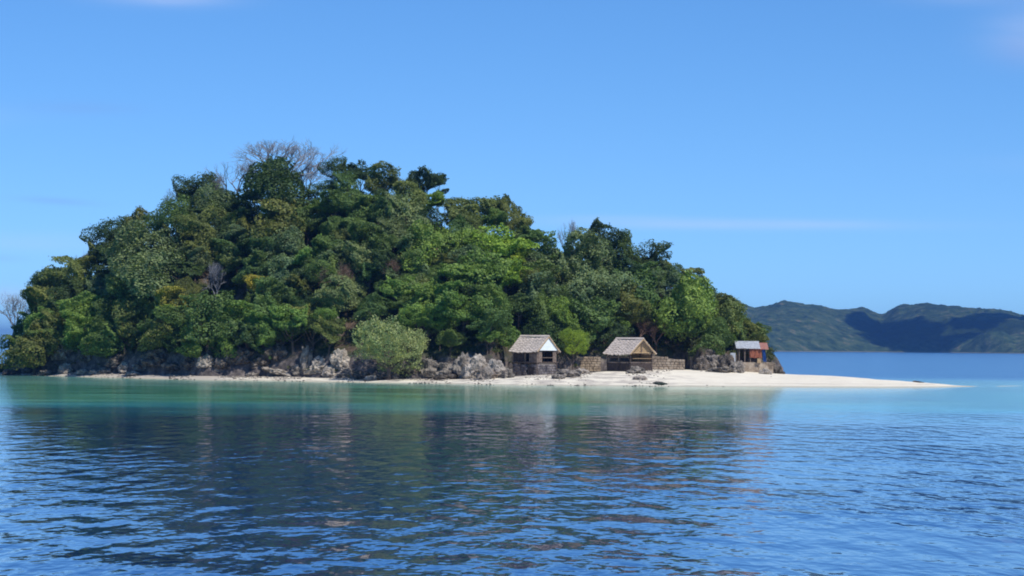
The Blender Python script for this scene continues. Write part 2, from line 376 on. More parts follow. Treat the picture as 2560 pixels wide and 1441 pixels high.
# ---- sea
def water_mat():
    m, nt = new_mat('sea_water')
    p = position(nt); sep = N(nt, 'ShaderNodeSeparateXYZ'); nt.links.new(p, sep.inputs[0])
    X, Y = sep.outputs[0], sep.outputs[1]
    mp = N(nt, 'ShaderNodeMapping'); mp.inputs['Scale'].default_value = (0.022, 0.028, 1); nt.links.new(p, mp.inputs[0])
    wob = math_n(nt, 'MULTIPLY', math_n(nt, 'SUBTRACT', noise(nt, mp.outputs[0], 1.0, 5, 0.6), 0.5), 150.0)
    Yw = math_n(nt, 'ADD', Y, wob)
    # the reef flat: pale sand bottom between its drop-off and the far side of the spit
    shelf = math_n(nt, 'MULTIPLY', mrange(nt, Yw, 10, 105), mrange(nt, Yw, 276, 398, 1.0, 0.0))
    shelf = math_n(nt, 'MULTIPLY', shelf, mrange(nt, X, -110, -60, 0.5, 1.0))
    shelf = math_n(nt, 'MULTIPLY', shelf, mrange(nt, X, 36, 56, 1.0, 0.85))
    lip = math_n(nt, 'MULTIPLY', mrange(nt, Yw, 15, 55), mrange(nt, Yw, 55, 110, 1.0, 0.0))
    sh_edge = mrange(nt, Yw, 173, 236, 0.0, 1.0)
    mp2 = N(nt, 'ShaderNodeMapping'); mp2.inputs['Scale'].default_value = (0.035, 0.11, 1); nt.links.new(p, mp2.inputs[0])
    weed = noise(nt, mp2.outputs[0], 1.0, 6, 0.62)
    flat = ramp(nt, weed, [(0.38, (0.025, 0.13, 0.065)), (0.48, (0.065, 0.29, 0.17)), (0.56, (0.11, 0.43, 0.27)), (0.66, (0.17, 0.58, 0.42))])
    flat = mixc(nt, math_n(nt, 'MULTIPLY', lip, 0.8), flat, (0.06, 0.60, 0.66))
    flat = mixc(nt, math_n(nt, 'MULTIPLY', sh_edge, 0.55), flat, (0.30, 0.62, 0.50))
    deep = (0.002, 0.046, 0.175)
    c = mixc(nt, shelf, deep, flat)
    # ripples; calmer water in the lee over the reef flat
    def wn(sx, sy, sc, det, seed):
        q = N(nt, 'ShaderNodeMapping'); q.inputs['Scale'].default_value = (sx, sy, 1); q.inputs['Location'].default_value = (seed, seed * 1.7, seed)
        q.inputs['Rotation'].default_value = (0, 0, R(8)); nt.links.new(p, q.inputs[0])
        return noise(nt, q.outputs[0], sc, det, 0.5, 0.25)
    big = wn(0.85, 0.22, 1.0, 0, 3.0); mid = wn(2.2, 0.66, 1.0, 1, 11.0); fine = wn(4.0, 2.2, 1.0, 2, 23.0)
    h = math_n(nt, 'ADD', math_n(nt, 'MULTIPLY', big, 0.15), math_n(nt, 'ADD', math_n(nt, 'MULTIPLY', mid, 0.052), math_n(nt, 'MULTIPLY', fine, 0.006)))
    calm = mrange(nt, Yw, -105, 50, 1.05, 0.3)
    open_ = mrange(nt, Y, 290, 398, 0.0, 0.5)
    gust = N(nt, 'ShaderNodeMapping'); gust.inputs['Scale'].default_value = (0.06, 0.028, 1); nt.links.new(p, gust.inputs[0])
    gust = mrange(nt, noise(nt, gust.outputs[0], 1.0, 3, 0.5), 0.36, 0.64, 0.6, 1.4)
    h = math_n(nt, 'MULTIPLY', math_n(nt, 'MULTIPLY', h, gust), math_n(nt, 'ADD', calm, open_))
    rg = math_n(nt, 'ADD', math_n(nt, 'ADD', mrange(nt, Yw, 0, 90, 0.03, 0.10), mrange(nt, Y, 290, 420, 0.0, 0.06)), 0.0)
    p1 = principled(nt, c, rg, bump(nt, h, 1.0, 1.0), 0.5, 1.333)
    out_mat(nt, p1); return m
W = 28000
xs = [-W, -800, 800, W]; ys = [-700, 0, 400, 6500, W]
V = [(x, y, 0) for x in xs for y in ys]
Fq = [(i * 5 + j, (i + 1) * 5 + j, (i + 1) * 5 + j + 1, i * 5 + j + 1) for i in range(3) for j in range(4)]
obj('sea', mesh_np('sea', V, Fq, water_mat()))['kind'] = 'structure'

# ---- far wooded hills across the channel
T_far = [(700, 874), (950, 868), (1100, 800), (1300, 700), (1500, 660), (1680, 690), (1780, 730), (1830, 756), (1885, 777), (1980, 766), (2060, 773), (2095, 778), (2160, 769), (2206, 789), (2245, 769), (2320, 766), (2420, 773), (2500, 778), (2560, 791), (2700, 820), (2900, 870)]
T_fbase = [(760, 3000), (1300, 2900), (1900, 2750), (2150, 2950), (2350, 3000), (2560, 2800), (2900, 2700)]
FY = 3600       # hill distances below are measured on a ground 1.8 times shorter than the real one
def far_pt(u, D, z): return ((u - 1280) / 3840 * D, 1.8 * D - YB, z)
def far_z(u, Y):
    b = lerp(T_fbase, u); t = (Y - b) / (FY - b)
    top = HC + (hor(u) - lerp(T_far, u)) * FY / 3840
    if t < 0: return -2 + t * 10
    if t > 1: t = 2 - t
    z = top * math.sin(min(max(t, 0), 1) * math.pi / 2) ** 0.8
    X = (u - 1280) / 3840 * Y
    n = mnoise.fractal(Vector((X * 0.004, Y * 0.0035, 3.3)), 0.9, 2.0, 5)
    z += 16 * n * ss(t * 4) * (1 - ss((t - 0.75) * 4))
    # deep valley between the two shoulders, and a low wooded knoll on the right-hand shore
    z -= 26 * math.exp(-((u - 2190) / 90) ** 2 - ((t - 0.45) / 0.28) ** 2)
    z = max(z, 40 * math.exp(-((u - 2490) / 90) ** 2 - ((Y - 2960) / 110) ** 2))
    return z * ss(t * 12) - 0.5
us = np.concatenate([np.arange(760, 1700, 12.0), np.arange(1700, 2900, 4.0)]); ys = np.linspace(2650, 3750, 200)
V = []
for u in us:
    for Y in ys:
        X = (u - 1280) / 3840 * Y; z = far_z(u, Y)
        if z > 1: z += 5.0 * mnoise.noise(Vector((X * 0.03, Y * 0.03, 0))) + 3.4 * mnoise.noise(Vector((X * 0.08, Y * 0.08, 9))) + 1.8 * mnoise.noise(Vector((X * 0.17, Y * 0.17, 5)))
        V.append(far_pt(u, Y, z))
nu, nt_ = len(us), len(ys)
Fq = [(i * nt_ + j, (i + 1) * nt_ + j, (i + 1) * nt_ + j + 1, i * nt_ + j + 1) for i in range(nu - 1) for j in range(nt_ - 1)]
def far_mat():
    m, nt = new_mat('far_woodland')
    p = position(nt); f = noise(nt, p, 0.035, 8, 0.68); g = noise(nt, p, 0.006, 4)
    wood = ramp(nt, f, [(0.3, (0.010, 0.022, 0.010)), (0.7, (0.035, 0.06, 0.02))])  # dark tone of the painted shadow on the eastern shoulder
    scrub = ramp(nt, f, [(0.34, (0.018, 0.04, 0.018)), (0.48, (0.05, 0.085, 0.035)), (0.58, (0.09, 0.125, 0.055)), (0.68, (0.20, 0.17, 0.11))])
    sep = N(nt, 'ShaderNodeSeparateXYZ'); nt.links.new(p, sep.inputs[0])
    # cloud shadow painted into the colour of the eastern shoulder; the rest is dry scrub
    e = math_n(nt, 'MULTIPLY', mrange(nt, math_n(nt, 'ADD', sep.outputs[0], math_n(nt, 'MULTIPLY', g, 500.0)), 930, 1010), mrange(nt, sep.outputs[1], 5186, 5348))
    e = math_n(nt, 'MULTIPLY', e, mrange(nt, sep.outputs[2], 62, 74, 1.0, 0.25))
    c = mixc(nt, e, scrub, wood)
    c = mixc(nt, mrange(nt, sep.outputs[2], 0.3, 1.6, 0.5, 0.0), c, (0.45, 0.38, 0.28))
    out_mat(nt, principled(nt, c, 0.95, bump(nt, f, 1.0, 14.0), 0.05)); return m
obj('far_hills', mesh_np('far_hills', V, Fq, far_mat(), True))['kind'] = 'structure'

# ---- sea air
def haze():
    m = bpy.data.materials.new('sea_air'); m.use_nodes = True; nt = m.node_tree; nt.nodes.clear()
    pv = N(nt, 'ShaderNodeVolumePrincipled'); pv.inputs['Density'].default_value = 6.5e-5
    pv.inputs['Color'].default_value = (0.17, 0.44, 1.0, 1); pv.inputs['Anisotropy'].default_value = 0.2
    o = N(nt, 'ShaderNodeOutputMaterial'); nt.links.new(pv.outputs[0], o.inputs['Volume'])
    b = MB(); b.box((0, (W - 600) / 2, 62), (2 * W + 200, W + 900, 128)); h = b.build('haze', m); h['kind'] = 'stuff'
haze()
# the fair-weather cloud whose shadow lies on the hills; it hangs beyond the right-hand edge of the photograph
def cloud():
    m = bpy.data.materials.new('cloud_vapour'); m.use_nodes = True; nt = m.node_tree; nt.nodes.clear()
    pv = N(nt, 'ShaderNodeVolumePrincipled'); pv.inputs['Density'].default_value = 0.15; pv.inputs['Color'].default_value = (1, 1, 1, 1)
    o = N(nt, 'ShaderNodeOutputMaterial'); nt.links.new(pv.outputs[0], o.inputs['Volume'])
    import bmesh
    bm = bmesh.new()
    mb = bpy.data.metaballs.new('cloud'); bm.free()
    V = []; Fq = []
    for px, Y, z, rx, ry, rz in CLOUD:
        P = Vector(far_pt(px, Y, z)); ry = ry * 1.8; t = (760 - z) / sun_dir.z; c = P + sun_dir * t
        bm = bmesh.new(); bmesh.ops.create_icosphere(bm, subdivisions=4, radius=1.0); b0 = len(V)
        for v in bm.verts:
            d = v.co.copy(); k = 1 + 0.3 * mnoise.fractal(d * 2.0 + Vector((px, 0, 0)), 0.8, 2.0, 5)
            V.append((c.x + d.x * rx * k, c.y + d.y * ry * k, c.z + d.z * rz * k))
        Fq += [[b0 + v.index for v in f.verts] for f in bm.faces]; bm.free()
    bpy.data.metaballs.remove(mb)
    o = obj('cloud', mesh_np('cloud', V, Fq, m, True)); o['kind'] = 'structure'
CLOUD = [(2240, 3060, 3, 60, 60, 25), (2300, 3030, 3, 60, 60, 25), (2190, 3110, 5, 50, 60, 25), (2360, 3060, 5, 50, 50, 25), (2150, 3330, 34, 45, 90, 40), (2200, 3260, 22, 60, 110, 50), (2255, 3180, 14, 55, 90, 45), (2405, 3180, 18, 45, 80, 40), (2480, 3260, 28, 65, 90, 45), (2570, 3280, 30, 80, 90, 45), (2680, 3290, 30, 90, 100, 45)]
cloud()

# ------------------------------------------------------------------ crowns
def leaf_quads(P, Nn, size, rs, elong=1.7):
    """rhombus leaves of differing size at points P facing roughly along Nn"""
    n = len(P); a = rs.normal(size=(n, 3)); a -= (a * Nn).sum(1, keepdims=True) * Nn; a /= np.linalg.norm(a, axis=1, keepdims=True) + 1e-9
    b = np.cross(Nn, a); s = (size * rs.uniform(0.6, 1.4, (n, 1)))
    V = np.stack([P - a * s * elong, P + b * s, P + a * s * elong, P - b * s], 1).reshape(-1, 3)
    Fq = np.arange(4 * n).reshape(-1, 4); return V, Fq
def unit(v): return v / (np.linalg.norm(v, axis=1, keepdims=True) + 1e-9)
def crown_mesh(name, seed, nl, squash, lobe=(0.28, 0.46), leaves=11000, size=0.024, jitter=0.5, layered=False, low=-0.35, gaps=0.0, stray=0.06, warp=1.0):
    rs = np.random.default_rng(seed); C = []; Rr = []
    for i in range(nl):
        for _ in range(40):
            d = unit(rs.normal(size=(1, 3)))[0]
            if d[2] < low: continue
            k = rs.uniform(0.45, 0.74); c = d * k
            if layered: c[2] = round(c[2] / 0.32) * 0.32
            if all(np.linalg.norm(c - q) > 0.22 for q in C): break
        C.append(c); Rr.append(rs.uniform(*lobe))
    C.append(np.array([0, 0, 0.0])); Rr.append(0.5)
    C = np.array(C); Rr = np.array(Rr)
    # second generation of small puffs on the lobes breaks up the outline
    C2 = []; R2 = []
    for c, r in zip(C[:-1], Rr[:-1]):
        for k in range(7):
            d = unit(rs.normal(size=(1, 3)))[0]
            if d[2] < -0.5: continue
            C2.append(c + d * r * rs.uniform(0.75, 1.05)); R2.append(r * rs.uniform(0.28, 0.5))
    Ca = np.vstack([C, C2]); Ra = np.concatenate([Rr, R2]) * (1 if not layered else 1)
    wgt = Ra ** 2; wgt /= wgt.sum(); idx = rs.choice(len(Ca), leaves, p=wgt)
    d = unit(rs.normal(size=(leaves, 3))); rad = Ra[idx][:, None] * (1 - np.abs(rs.normal(0, 0.13, (leaves, 1))))
    zs = np.array([1, 1, 0.62 if layered else 0.92])
    P = Ca[idx] + d * rad * zs
    # drop most leaves buried deep inside neighbouring lobes
    keep = np.ones(leaves, bool)
    for c, r in zip(Ca, Ra):
        keep &= (np.linalg.norm((P - c) / zs, axis=1) > r * 0.72) | (rs.random(leaves) < 0.10)
    if gaps:
        g = np.array([mnoise.noise(Vector(tuple(p * 2.6)) + Vector((seed, 0, 0))) for p in P]); keep &= g > -0.35 + gaps
    P, d = P[keep], d[keep]
    st = rs.random(len(P)) < stray; P[st] *= rs.uniform(1.0, 1.12, (st.sum(), 1))
    Nn = unit(d + np.array([0, 0, 0.35]) + rs.normal(size=P.shape) * jitter)
    # pull the whole crown out of round
    sv = Vector((seed * 5.1, 0, 0))
    wv = np.array([[mnoise.noise(Vector(tuple(p * 0.9)) + sv), mnoise.noise(Vector(tuple(p * 0.9)) + sv * 2), mnoise.noise(Vector(tuple(p * 0.9)) + sv * 3)] for p in P])
    wv2 = np.array([mnoise.noise(Vector(tuple(p * 3.4)) + sv) for p in P])[:, None]
    P = (P + wv * 0.62 * warp) * (1 + 0.16 * wv2) * np.array([1, 1, squash])
    V, Fq = leaf_quads(P, Nn, size, rs); return mesh_np(name, V, Fq, M_leaf)
CR = {
 'broad': [crown_mesh('broad_crown', s, 15, 0.72, leaves=17000) for s in (1, 2, 3)],
 'dome': [crown_mesh('dome_crown', s, 12, 0.95, (0.3, 0.5), leaves=17000) for s in (4, 5, 6)],
 'layer': [crown_mesh('layered_crown', s, 15, 0.85, (0.26, 0.42), leaves=15000, layered=True) for s in (7, 8, 9)],
 'loose': [crown_mesh('loose_crown', s, 13, 0.9, (0.2, 0.34), leaves=10000, gaps=0.18, size=0.026) for s in (10, 11)],
 'fuzzy': [crown_mesh('fine_crown', s, 16, 0.86, (0.26, 0.4), leaves=26000, size=0.013, jitter=0.9, low=-0.7, stray=0.2, warp=0.35) for s in (12, 13)],
}
def trunk_mesh(seed, n=6):
    rs = random.Random(seed); b = MB(); pts = [(0, 0, -0.12)]; x = y = 0
    for k in range(1, 6):
        x += rs.uniform(-.035, .035); y += rs.uniform(-.035, .035); pts.append((x, y, k / 5 * 0.86))
    b.tube(pts, [0.052, 0.04, 0.034, 0.03, 0.025, 0.016], 7)
    for k in range(6):
        a = k * 1.05 + rs.uniform(-.4, .4); p = Vector(pts[2 + k % 3]); e = rs.uniform(0.25, 0.5)
        q = p + Vector((math.cos(a) * e * 0.5, math.sin(a) * e * 0.5, 0.14)); r_ = p + Vector((math.cos(a) * e, math.sin(a) * e, 0.32 + rs.uniform(0, .2)))
        b.tube([tuple(p), tuple(q), tuple(r_)], [0.02, 0.014, 0.006], 5)
    return b.mesh('trunk', M_bark)
TRUNKS = [trunk_mesh(s) for s in (1, 2, 3, 4)]

def bare_meshes(seed, mat, depth=6, spread=0.55, up=0.15):
    """leafless tree of unit height: a trunk with its boughs, and the haze of twigs they carry"""
    rs = random.Random(seed); b = MB(); tw = MB()
    def grow(p, d, ln, r, k):
        q = p + d * ln * 0.5 + Vector((rs.uniform(-1, 1), rs.uniform(-1, 1), rs.uniform(-1, 1))) * ln * 0.06
        e = p + d * ln
        (b if k < 3 else tw).tube([tuple(p), tuple(q), tuple(e)], [r, r * 0.85, r * 0.66], 5 if k < 3 else 3)
        if k >= depth: return
        for _ in range(3 if k < 2 else rs.choice((2, 3, 3))):
            nd = (d + Vector((rs.gauss(0, spread), rs.gauss(0, spread), rs.gauss(up, spread * 0.6)))).normalized()
            s = p.lerp(e, rs.uniform(0.72, 1.0)) if k else e
            grow(s, nd, ln * rs.uniform(0.62, 0.86), r * 0.62, k + 1)
    grow(Vector((0, 0, -0.05)), Vector((rs.uniform(-.1, .1), 0, 1)).normalized(), 0.26, 0.022, 0)
    vs = b.v + tw.v; zt = max(v[2] for v in vs); wd = max(max(abs(v[0]), abs(v[1])) for v in vs)
    for q in (b, tw): q.v = [(x / wd, y / wd, z / zt) for x, y, z in q.v]
    return b.mesh('trunk', mat), tw.mesh('twigs', mat)
BARE = [bare_meshes(s, M_twig, 7) for s in (21, 22, 23)]
BARE_B = [bare_meshes(s, M_brown, 7) for s in (24, 25)]

COL = {  # leaf reflectance of each sort
 'dark':  ((0.063, 0.107, 0.040), 'dark green'),
 'green': ((0.126, 0.197, 0.063), 'mid green'),
 'fresh': ((0.185, 0.284, 0.068), 'fresh green'),
 'grey':  ((0.185, 0.249, 0.121), 'grey green'),
 'olive': ((0.179, 0.209, 0.067), 'olive green'),
 'lime':  ((0.240, 0.342, 0.048), 'bright lime green'),
 'gold':  ((0.347, 0.313, 0.057), 'golden green'),
 'silver': ((0.323, 0.400, 0.205), 'silvery green'),
}
SIZEW = lambda r: 'large' if r > 62 else ('small' if r < 36 else 'medium')
trees = []     # records for the label pass: (object, u, py, r, colour word)
def tree(px, py, r, kind='broad', c='green', label=None, hc=None, name=None, dy=0.0):
    """crown centred at (px,py) in the view, r its half width in photograph pixels"""
    lift0 = hc if hc else 4.6
    Y, ok = hit(px, py, lift0)
    Y += dy
    if name == 'round_bush': Y = 256.0
    elif name != 'shore_bush' and px > 90: Y = max(Y, crest(px) + 2.0 + (carve(px) if py > 760 and px != 1432 else 0))
    p = at(px, py, Y); u = XU(p.x, Y)
    rm = r * (Y + YB) / F
    g = ground(u, Y)
    if p.z - g < rm * 0.75:      # low crown: a bush standing on the ground
        Y += 0.0; g = ground(u, Y)
    h = max(p.z - g, rm * 0.55)
    root = empty(name or ('tree' if r > 24 else 'bush'), (p.x, p.y, g), random.uniform(0, 6.28))
    protos = CR[kind]; me = protos[random.randrange(len(protos))]
    sc = rm * 1.06
    o = obj('crown', me, root, (0, 0, h), (random.uniform(-.12, .12), random.uniform(-.12, .12), 0), (sc * random.uniform(.9, 1.25), sc * random.uniform(.9, 1.25), sc * random.uniform(.85, 1.15)) if kind != 'fuzzy' else (sc, sc, sc))
    b = COL[c][0]; v = random.uniform(0.84, 1.16); t = random.uniform(-.08, .08)
    o.color = (b[0] * v * (1 + t), b[1] * v, b[2] * v * (1 - t), 1)
    obj('trunk', TRUNKS[random.randrange(4)], root, (0, 0, 0), (0, 0, 0), (sc * 1.5, sc * 1.5, h * 1.0 if h > 0.8 else 0.8))
    root['category'] = 'tree' if r > 24 else 'bush'
    if label: root['label'] = label
    trees.append([root, px, py, r, COL[c][1], kind, label]); return root
def bare(px, py_base, py_top, label, sort=0, brown=False, wide=1.0, lift=0.0, dy=0):
    Y, ok = hit(px, py_base, lift); Y += dy
    p = at(px, py_base, Y); q = at(px, py_top, Y); g = min(ground(XU(p.x, Y), Y), p.z)
    h = (q.z - g)
    root = empty('bare_tree', (p.x, p.y, g), random.uniform(0, 6.28)); tag(root, label, 'tree')
    tk, tw = (BARE_B if brown else BARE)[sort % (2 if brown else 3)]
    w_ = wide * (Y + YB) / F; obj('trunk', tk, root, scale=(w_, w_, h)); obj('twigs', tw, root, scale=(w_, w_, h))
    trees.append([root, px, (py_base + py_top) / 2, 40, 'leafless', 'bare', label]); return root

# ---- trees that the photograph singles out
tree(690, 490, 78, 'dome', 'dark', 'big round dark green tree standing proud of the crest, under the bare tree', hc=6)
tree(675, 440, 42, 'dome', 'dark', 'narrow dark green crown rising in front of the bare summit tree', hc=9)
tree(500, 480, 38, 'dome', 'dark', 'dark tree at the left end of the crest beside a bare grey tree', hc=7)
tree(842, 432, 34, 'dome', 'dark', 'tall dark tree just past the gap in the crest', hc=7)
tree(958, 455, 52, 'dome', 'olive', 'olive domed tree on the crest between two dark ones', hc=6)
tree(900, 440, 34, 'broad', 'dark', 'dark crown on the crest leaning against the olive dome')
tree(1060, 452, 36, 'broad', 'dark', 'lone black-green umbrella crown standing clear against the sky on the crest', hc=7)
tree(1095, 452, 20, 'broad', 'dark', 'small dark tuft of leaves reaching out beside the lone umbrella crown', hc=7, name='tree')
tree(1112, 480, 10, 'broad', 'dark', 'tiny bush poking up from the crest beyond the umbrella crown', hc=4)
tree(1075, 510, 42, 'layer', 'lime', 'yellow green tree just below the lone umbrella crown')
tree(1250, 615, 62, 'layer', 'lime', 'brightest lime green tree, high on the right-hand slope')
tree(1285, 650, 40, 'layer', 'lime', 'lime green lower skirt of leaves under the brightest tree')
tree(1180, 690, 75, 'layer', 'fresh', 'wide fresh green tree in the middle of the slope below the lime tree')
tree(1265, 700, 60, 'layer', 'lime', 'yellow green tree hanging below and beside the lime tree')
tree(1060, 750, 70, 'layer', 'fresh', 'spreading fresh green tree above the round shore bush')
tree(1160, 790, 72, 'layer', 'fresh', 'fresh green tree overhanging the shore rocks left of the white-gabled hut')
tree(1225, 815, 50, 'layer', 'green', 'low branch of green leaves reaching towards the white-gabled hut')
tree(1434, 858, 40, 'fuzzy', 'lime', 'upright lime green bush between the two thatched huts', hc=2.4, name='round_bush')
tree(1400, 825, 26, 'layer', 'fresh', 'small yellow green tree leaning over the white-gabled hut', hc=3)
tree(1470, 805, 70, 'layer', 'green', 'spreading green tree over the gap between the thatched huts')
tree(720, 580, 85, 'layer', 'olive', 'broad olive tree with yellowing top below the biggest dark crown')
tree(435, 770, 48, 'layer', 'gold', 'golden tree on the lower left slope')
tree(632, 720, 34, 'loose', 'gold', 'thin yellow and orange leaved tree beside the black hollow', name='tree')
tree(700, 690, 52, 'dome', 'grey', 'grey green rounded tree beside the yellow leaved one')
tree(520, 815, 70, 'dome', 'green', 'rounded green tree above the low cliff, below the black hollow')
tree(600, 810, 62, 'layer', 'fresh', 'fresh green tree overhanging the low cliff')
tree(660, 835, 46, 'layer', 'fresh', 'light green branch drooping over the low cliff')
tree(735, 815, 56, 'layer', 'fresh', 'green tree between the low cliff and the rock spire')
tree(380, 650, 85, 'dome', 'grey', 'big grey green dome on the left slope')
tree(400, 720, 80, 'dome', 'grey', 'grey green dome below the bigger one on the left slope')
tree(180, 700, 62, 'layer', 'olive', 'olive tree at the left shoulder of the island')
tree(120, 760, 52, 'layer', 'olive', 'olive green tree on the left edge, above the dark overhang')
tree(130, 690, 34, 'broad', 'dark', 'dark flat crown jutting out at the left shoulder', hc=6)
tree(60, 850, 42, 'dome', 'green', 'outermost green tree at the left tip over the rocks', hc=3.5)
tree(38, 880, 24, 'dome', 'dark', 'low dark bush at the very left tip', hc=2.2)
tree(285, 600, 44, 'dome', 'dark', 'dark tree where the left skyline steps down')
tree(350, 565, 40, 'dome', 'olive', 'brownish green rounded crown on the left skyline')
tree(445, 560, 52, 'dome', 'green', 'green rounded crown on the left skyline beneath the small bare tree')
tree(1200, 530, 60, 'broad', 'olive', 'wide flat olive crown forming the long step of the right skyline')
tree(1268, 545, 46, 'dome', 'olive', 'olive crown at the end of the long step of the right skyline')
tree(1495, 614, 50, 'dome', 'dark', 'dark rounded tree on the right skyline beside a bare tree')
tree(1545, 625, 40, 'dome', 'green', 'green crown on the right skyline next to the dark rounded tree')
tree(1625, 655, 55, 'dome', 'dark', 'dark tree on the lower right skyline with sky showing through')
tree(1450, 660, 75, 'dome', 'grey', 'big grey green dome below the dip in the right skyline')
tree(1470, 720, 60, 'dome', 'grey', 'grey green tree below the big grey dome on the right slope')
tree(1335, 745, 58, 'dome', 'grey', 'greyish green tree straight above the white-gabled hut')
tree(1345, 790, 48, 'dome', 'green', 'green tree right behind the roof of the white-gabled hut')
tree(1590, 740, 70, 'dome', 'green', 'broad green tree on the slope above the open hut')
tree(1730, 700, 38, 'loose', 'olive', 'thin greyish crown on the lower right skyline', name='tree')
tree(1740, 780, 75, 'dome', 'fresh', 'big yellowish green tree on the lower right slope')
tree(1812, 806, 56, 'dome', 'olive', 'olive tree near the right tip of the wood')
tree(1868, 838, 36, 'dome', 'olive', 'last olive tree at the right tip, over the zinc roof')
tree(1800, 845, 44, 'layer', 'green', 'green tree leaning over the path to the zinc-roofed shack', dy=10)
tree(1740, 845, 46, 'layer', 'fresh', 'light green branch above the end of the tan stone wall', dy=22)
tree(1890, 850, 30, 'loose', 'olive', 'thin dry looking bush right behind the zinc-roofed shack', hc=3)
# the round grey-green bush on the beach
sb = tree(970, 870, 96, 'fuzzy', 'silver', 'big round silvery green bush growing at the edge of the beach', hc=3.0, dy=-6.0, name='shore_bush')
sb['category'] = 'bush'
# ---- bare trees
bare(700, 500, 342, 'largest bare grey tree, its twigs fanning out above the summit', 0, wide=165, lift=3)
bare(775, 510, 392, 'bare grey tree filling the gap in the crest', 1, wide=70, lift=3)
bare(600, 500, 388, 'bare spreading tree on the crest, left of the largest bare one', 2, wide=110, lift=3)
bare(448, 550, 455, 'bare grey tree leaning out beyond the left end of the crest', 1, wide=45, lift=3)
bare(548, 505, 432, 'pale bare tree in the dip of the crest', 0, wide=40, lift=3)
bare(1425, 605, 540, 'thin pale bare tree standing up from the right skyline', 2, wide=38, lift=5)
bare(540, 780, 650, 'pale leafless sapling in the black hollow', 0, wide=45, lift=1)
bare(858, 770, 650, 'reddish brown leafless tree in the middle of the lower slope', 0, True, 45, lift=1)
bare(815, 775, 660, 'brown leafless tree beside the reddish one', 1, True, 42, lift=1)
bare(212, 700, 622, 'bare grey tree above the left shoulder', 2, wide=40, lift=3)
bare(28, 890, 722, 'bare tree leaning over the sea at the left edge', 1, wide=70, lift=1)
bare(1640, 885, 795, 'tangled brown leafless bush behind the open hut', 1, True, 60)
bare(1600, 850, 785, 'dry brown bush above the roof of the open hut', 0, True, 45, lift=1)
bare(985, 730, 635, 'dead brown tree on the shaded middle slope', 0, True, 50, lift=2)
# ---- the rest of the wood, filled in where no tree stands yet
def sil(u): return lerp(T_sil, u)
T_low = [(0, 900), (60, 880), (200, 860), (420, 880), (650, 865), (800, 850), (900, 800), (1060, 850), (1250, 850), (1420, 850), (1480, 850), (1560, 830), (1640, 850), (1720, 880), (1820, 870), (1900, 850)]
placed = [(t[1], t[2], t[3] * (1.75 if 'lime' in t[4] else 1.0)) for t in trees if t[5] != 'bare']
cand = []
for _ in range(26000):
    u = random.uniform(25, 1905); y = random.uniform(sil(u) + 6, lerp(T_low, u)); cand.append((u, y))
HOLLOW = [(780, 478, 34, 40), (548, 715, 62, 62), (885, 790, 45, 42), (1310, 815, 40, 32), (1640, 850, 55, 40)]
auto = 0
for (u, y) in cand:
    if auto >= 225: break
    r = random.choice((26, 32, 38, 44, 50, 60))
    if any(abs(u - a) / c_ < 1 and abs(y - b) / d_ < 1 for a, b, c_, d_ in HOLLOW): continue
    if y - r * 0.72 < sil(u) - 4: continue
    if any((u - a) ** 2 + ((y - b) * 1.25) ** 2 < (0.37 * (r + q) + (6 if q > 60 else 0)) ** 2 for a, b, q in placed): continue
    if (u - 968) ** 2 + (y - 868) ** 2 < 100 ** 2: continue
    z = random.random(); east = u / 1900
    if y > 780: c = 'green' if z < .35 else 'fresh' if z < .6 else 'dark' if z < .75 else 'olive'
    elif u < 620: c = 'dark' if z < .3 else 'green' if z < .62 else 'grey' if z < .82 else 'olive'
    elif u < 1300: c = 'green' if z < .42 else 'grey' if z < .6 else 'fresh' if z < .78 else 'dark' if z < .93 else 'olive'
    else: c = 'green' if z < .4 else 'olive' if z < .6 else 'grey' if z < .8 else 'dark'
    kind = random.choice(('dome', 'dome', 'layer', 'layer', 'broad', 'loose'))
    tree(u, y, r, kind, c); placed.append((u, y, r)); auto += 1

# label pass: every filled-in tree is told apart by its colour and by what stands next to it
LM = [(690, 490, 'the biggest dark crown of the crest'), (958, 455, 'the olive dome of the crest'), (1060, 452, 'the lone umbrella crown'),
      (1250, 615, 'the brightest lime tree'), (1500, 605, 'the dark rounded skyline tree'), (1625, 655, 'the dark lower skyline tree'),
      (548, 715, 'the black hollow'), (380, 650, 'the big grey green dome'), (435, 770, 'the golden tree'), (180, 700, 'the left shoulder'),
      (350, 565, 'the brownish left skyline crown'), (855, 700, 'the reddish leafless tree'), (720, 580, 'the yellow-topped olive tree'),
      (968, 868, 'the round shore bush'), (1338, 860, 'the white-gabled hut'), (1575, 865, 'the open hut'), (1880, 862, 'the zinc-roofed shack'),
      (1200, 530, 'the long step of the skyline'), (1740, 780, 'the big yellowish right tree'), (1450, 660, 'the right-hand grey dome'),
      (60, 850, 'the left tip'), (1160, 790, 'the tree over the shore rocks'), (600, 815, 'the low cliff'), (1432, 855, 'the lime bush between huts'),
      (770, 890, 'the rock spire'), (1290, 640, 'the lime skirt')]
def direc(dx, dy):
    a = math.degrees(math.atan2(-dy, dx)) % 360
    return ('right of', 'up and right of', 'above', 'up and left of', 'left of', 'down and left of', 'below', 'down and right of')[int((a + 22.5) // 45) % 8]
def dist_word(d): return 'just ' if d < 75 else ('' if d < 140 else 'well ')
used = {t[6] for t in trees if t[6]}
def auto_label(o, u, y, head):
    opts = sorted(LM, key=lambda l: math.hypot(l[0] - u, l[1] - y))
    for k in range(12):
        a = opts[k]; d = math.hypot(a[0] - u, a[1] - y)
        if d < 14: continue
        lab = f'{head} {dist_word(d)}{direc(u - a[0], y - a[1])} {a[2]}'
        if len(lab.split()) <= 16 and lab not in used: used.add(lab); o['label'] = lab; return
    o['label'] = f'{head} among the crowded crowns of the slope'
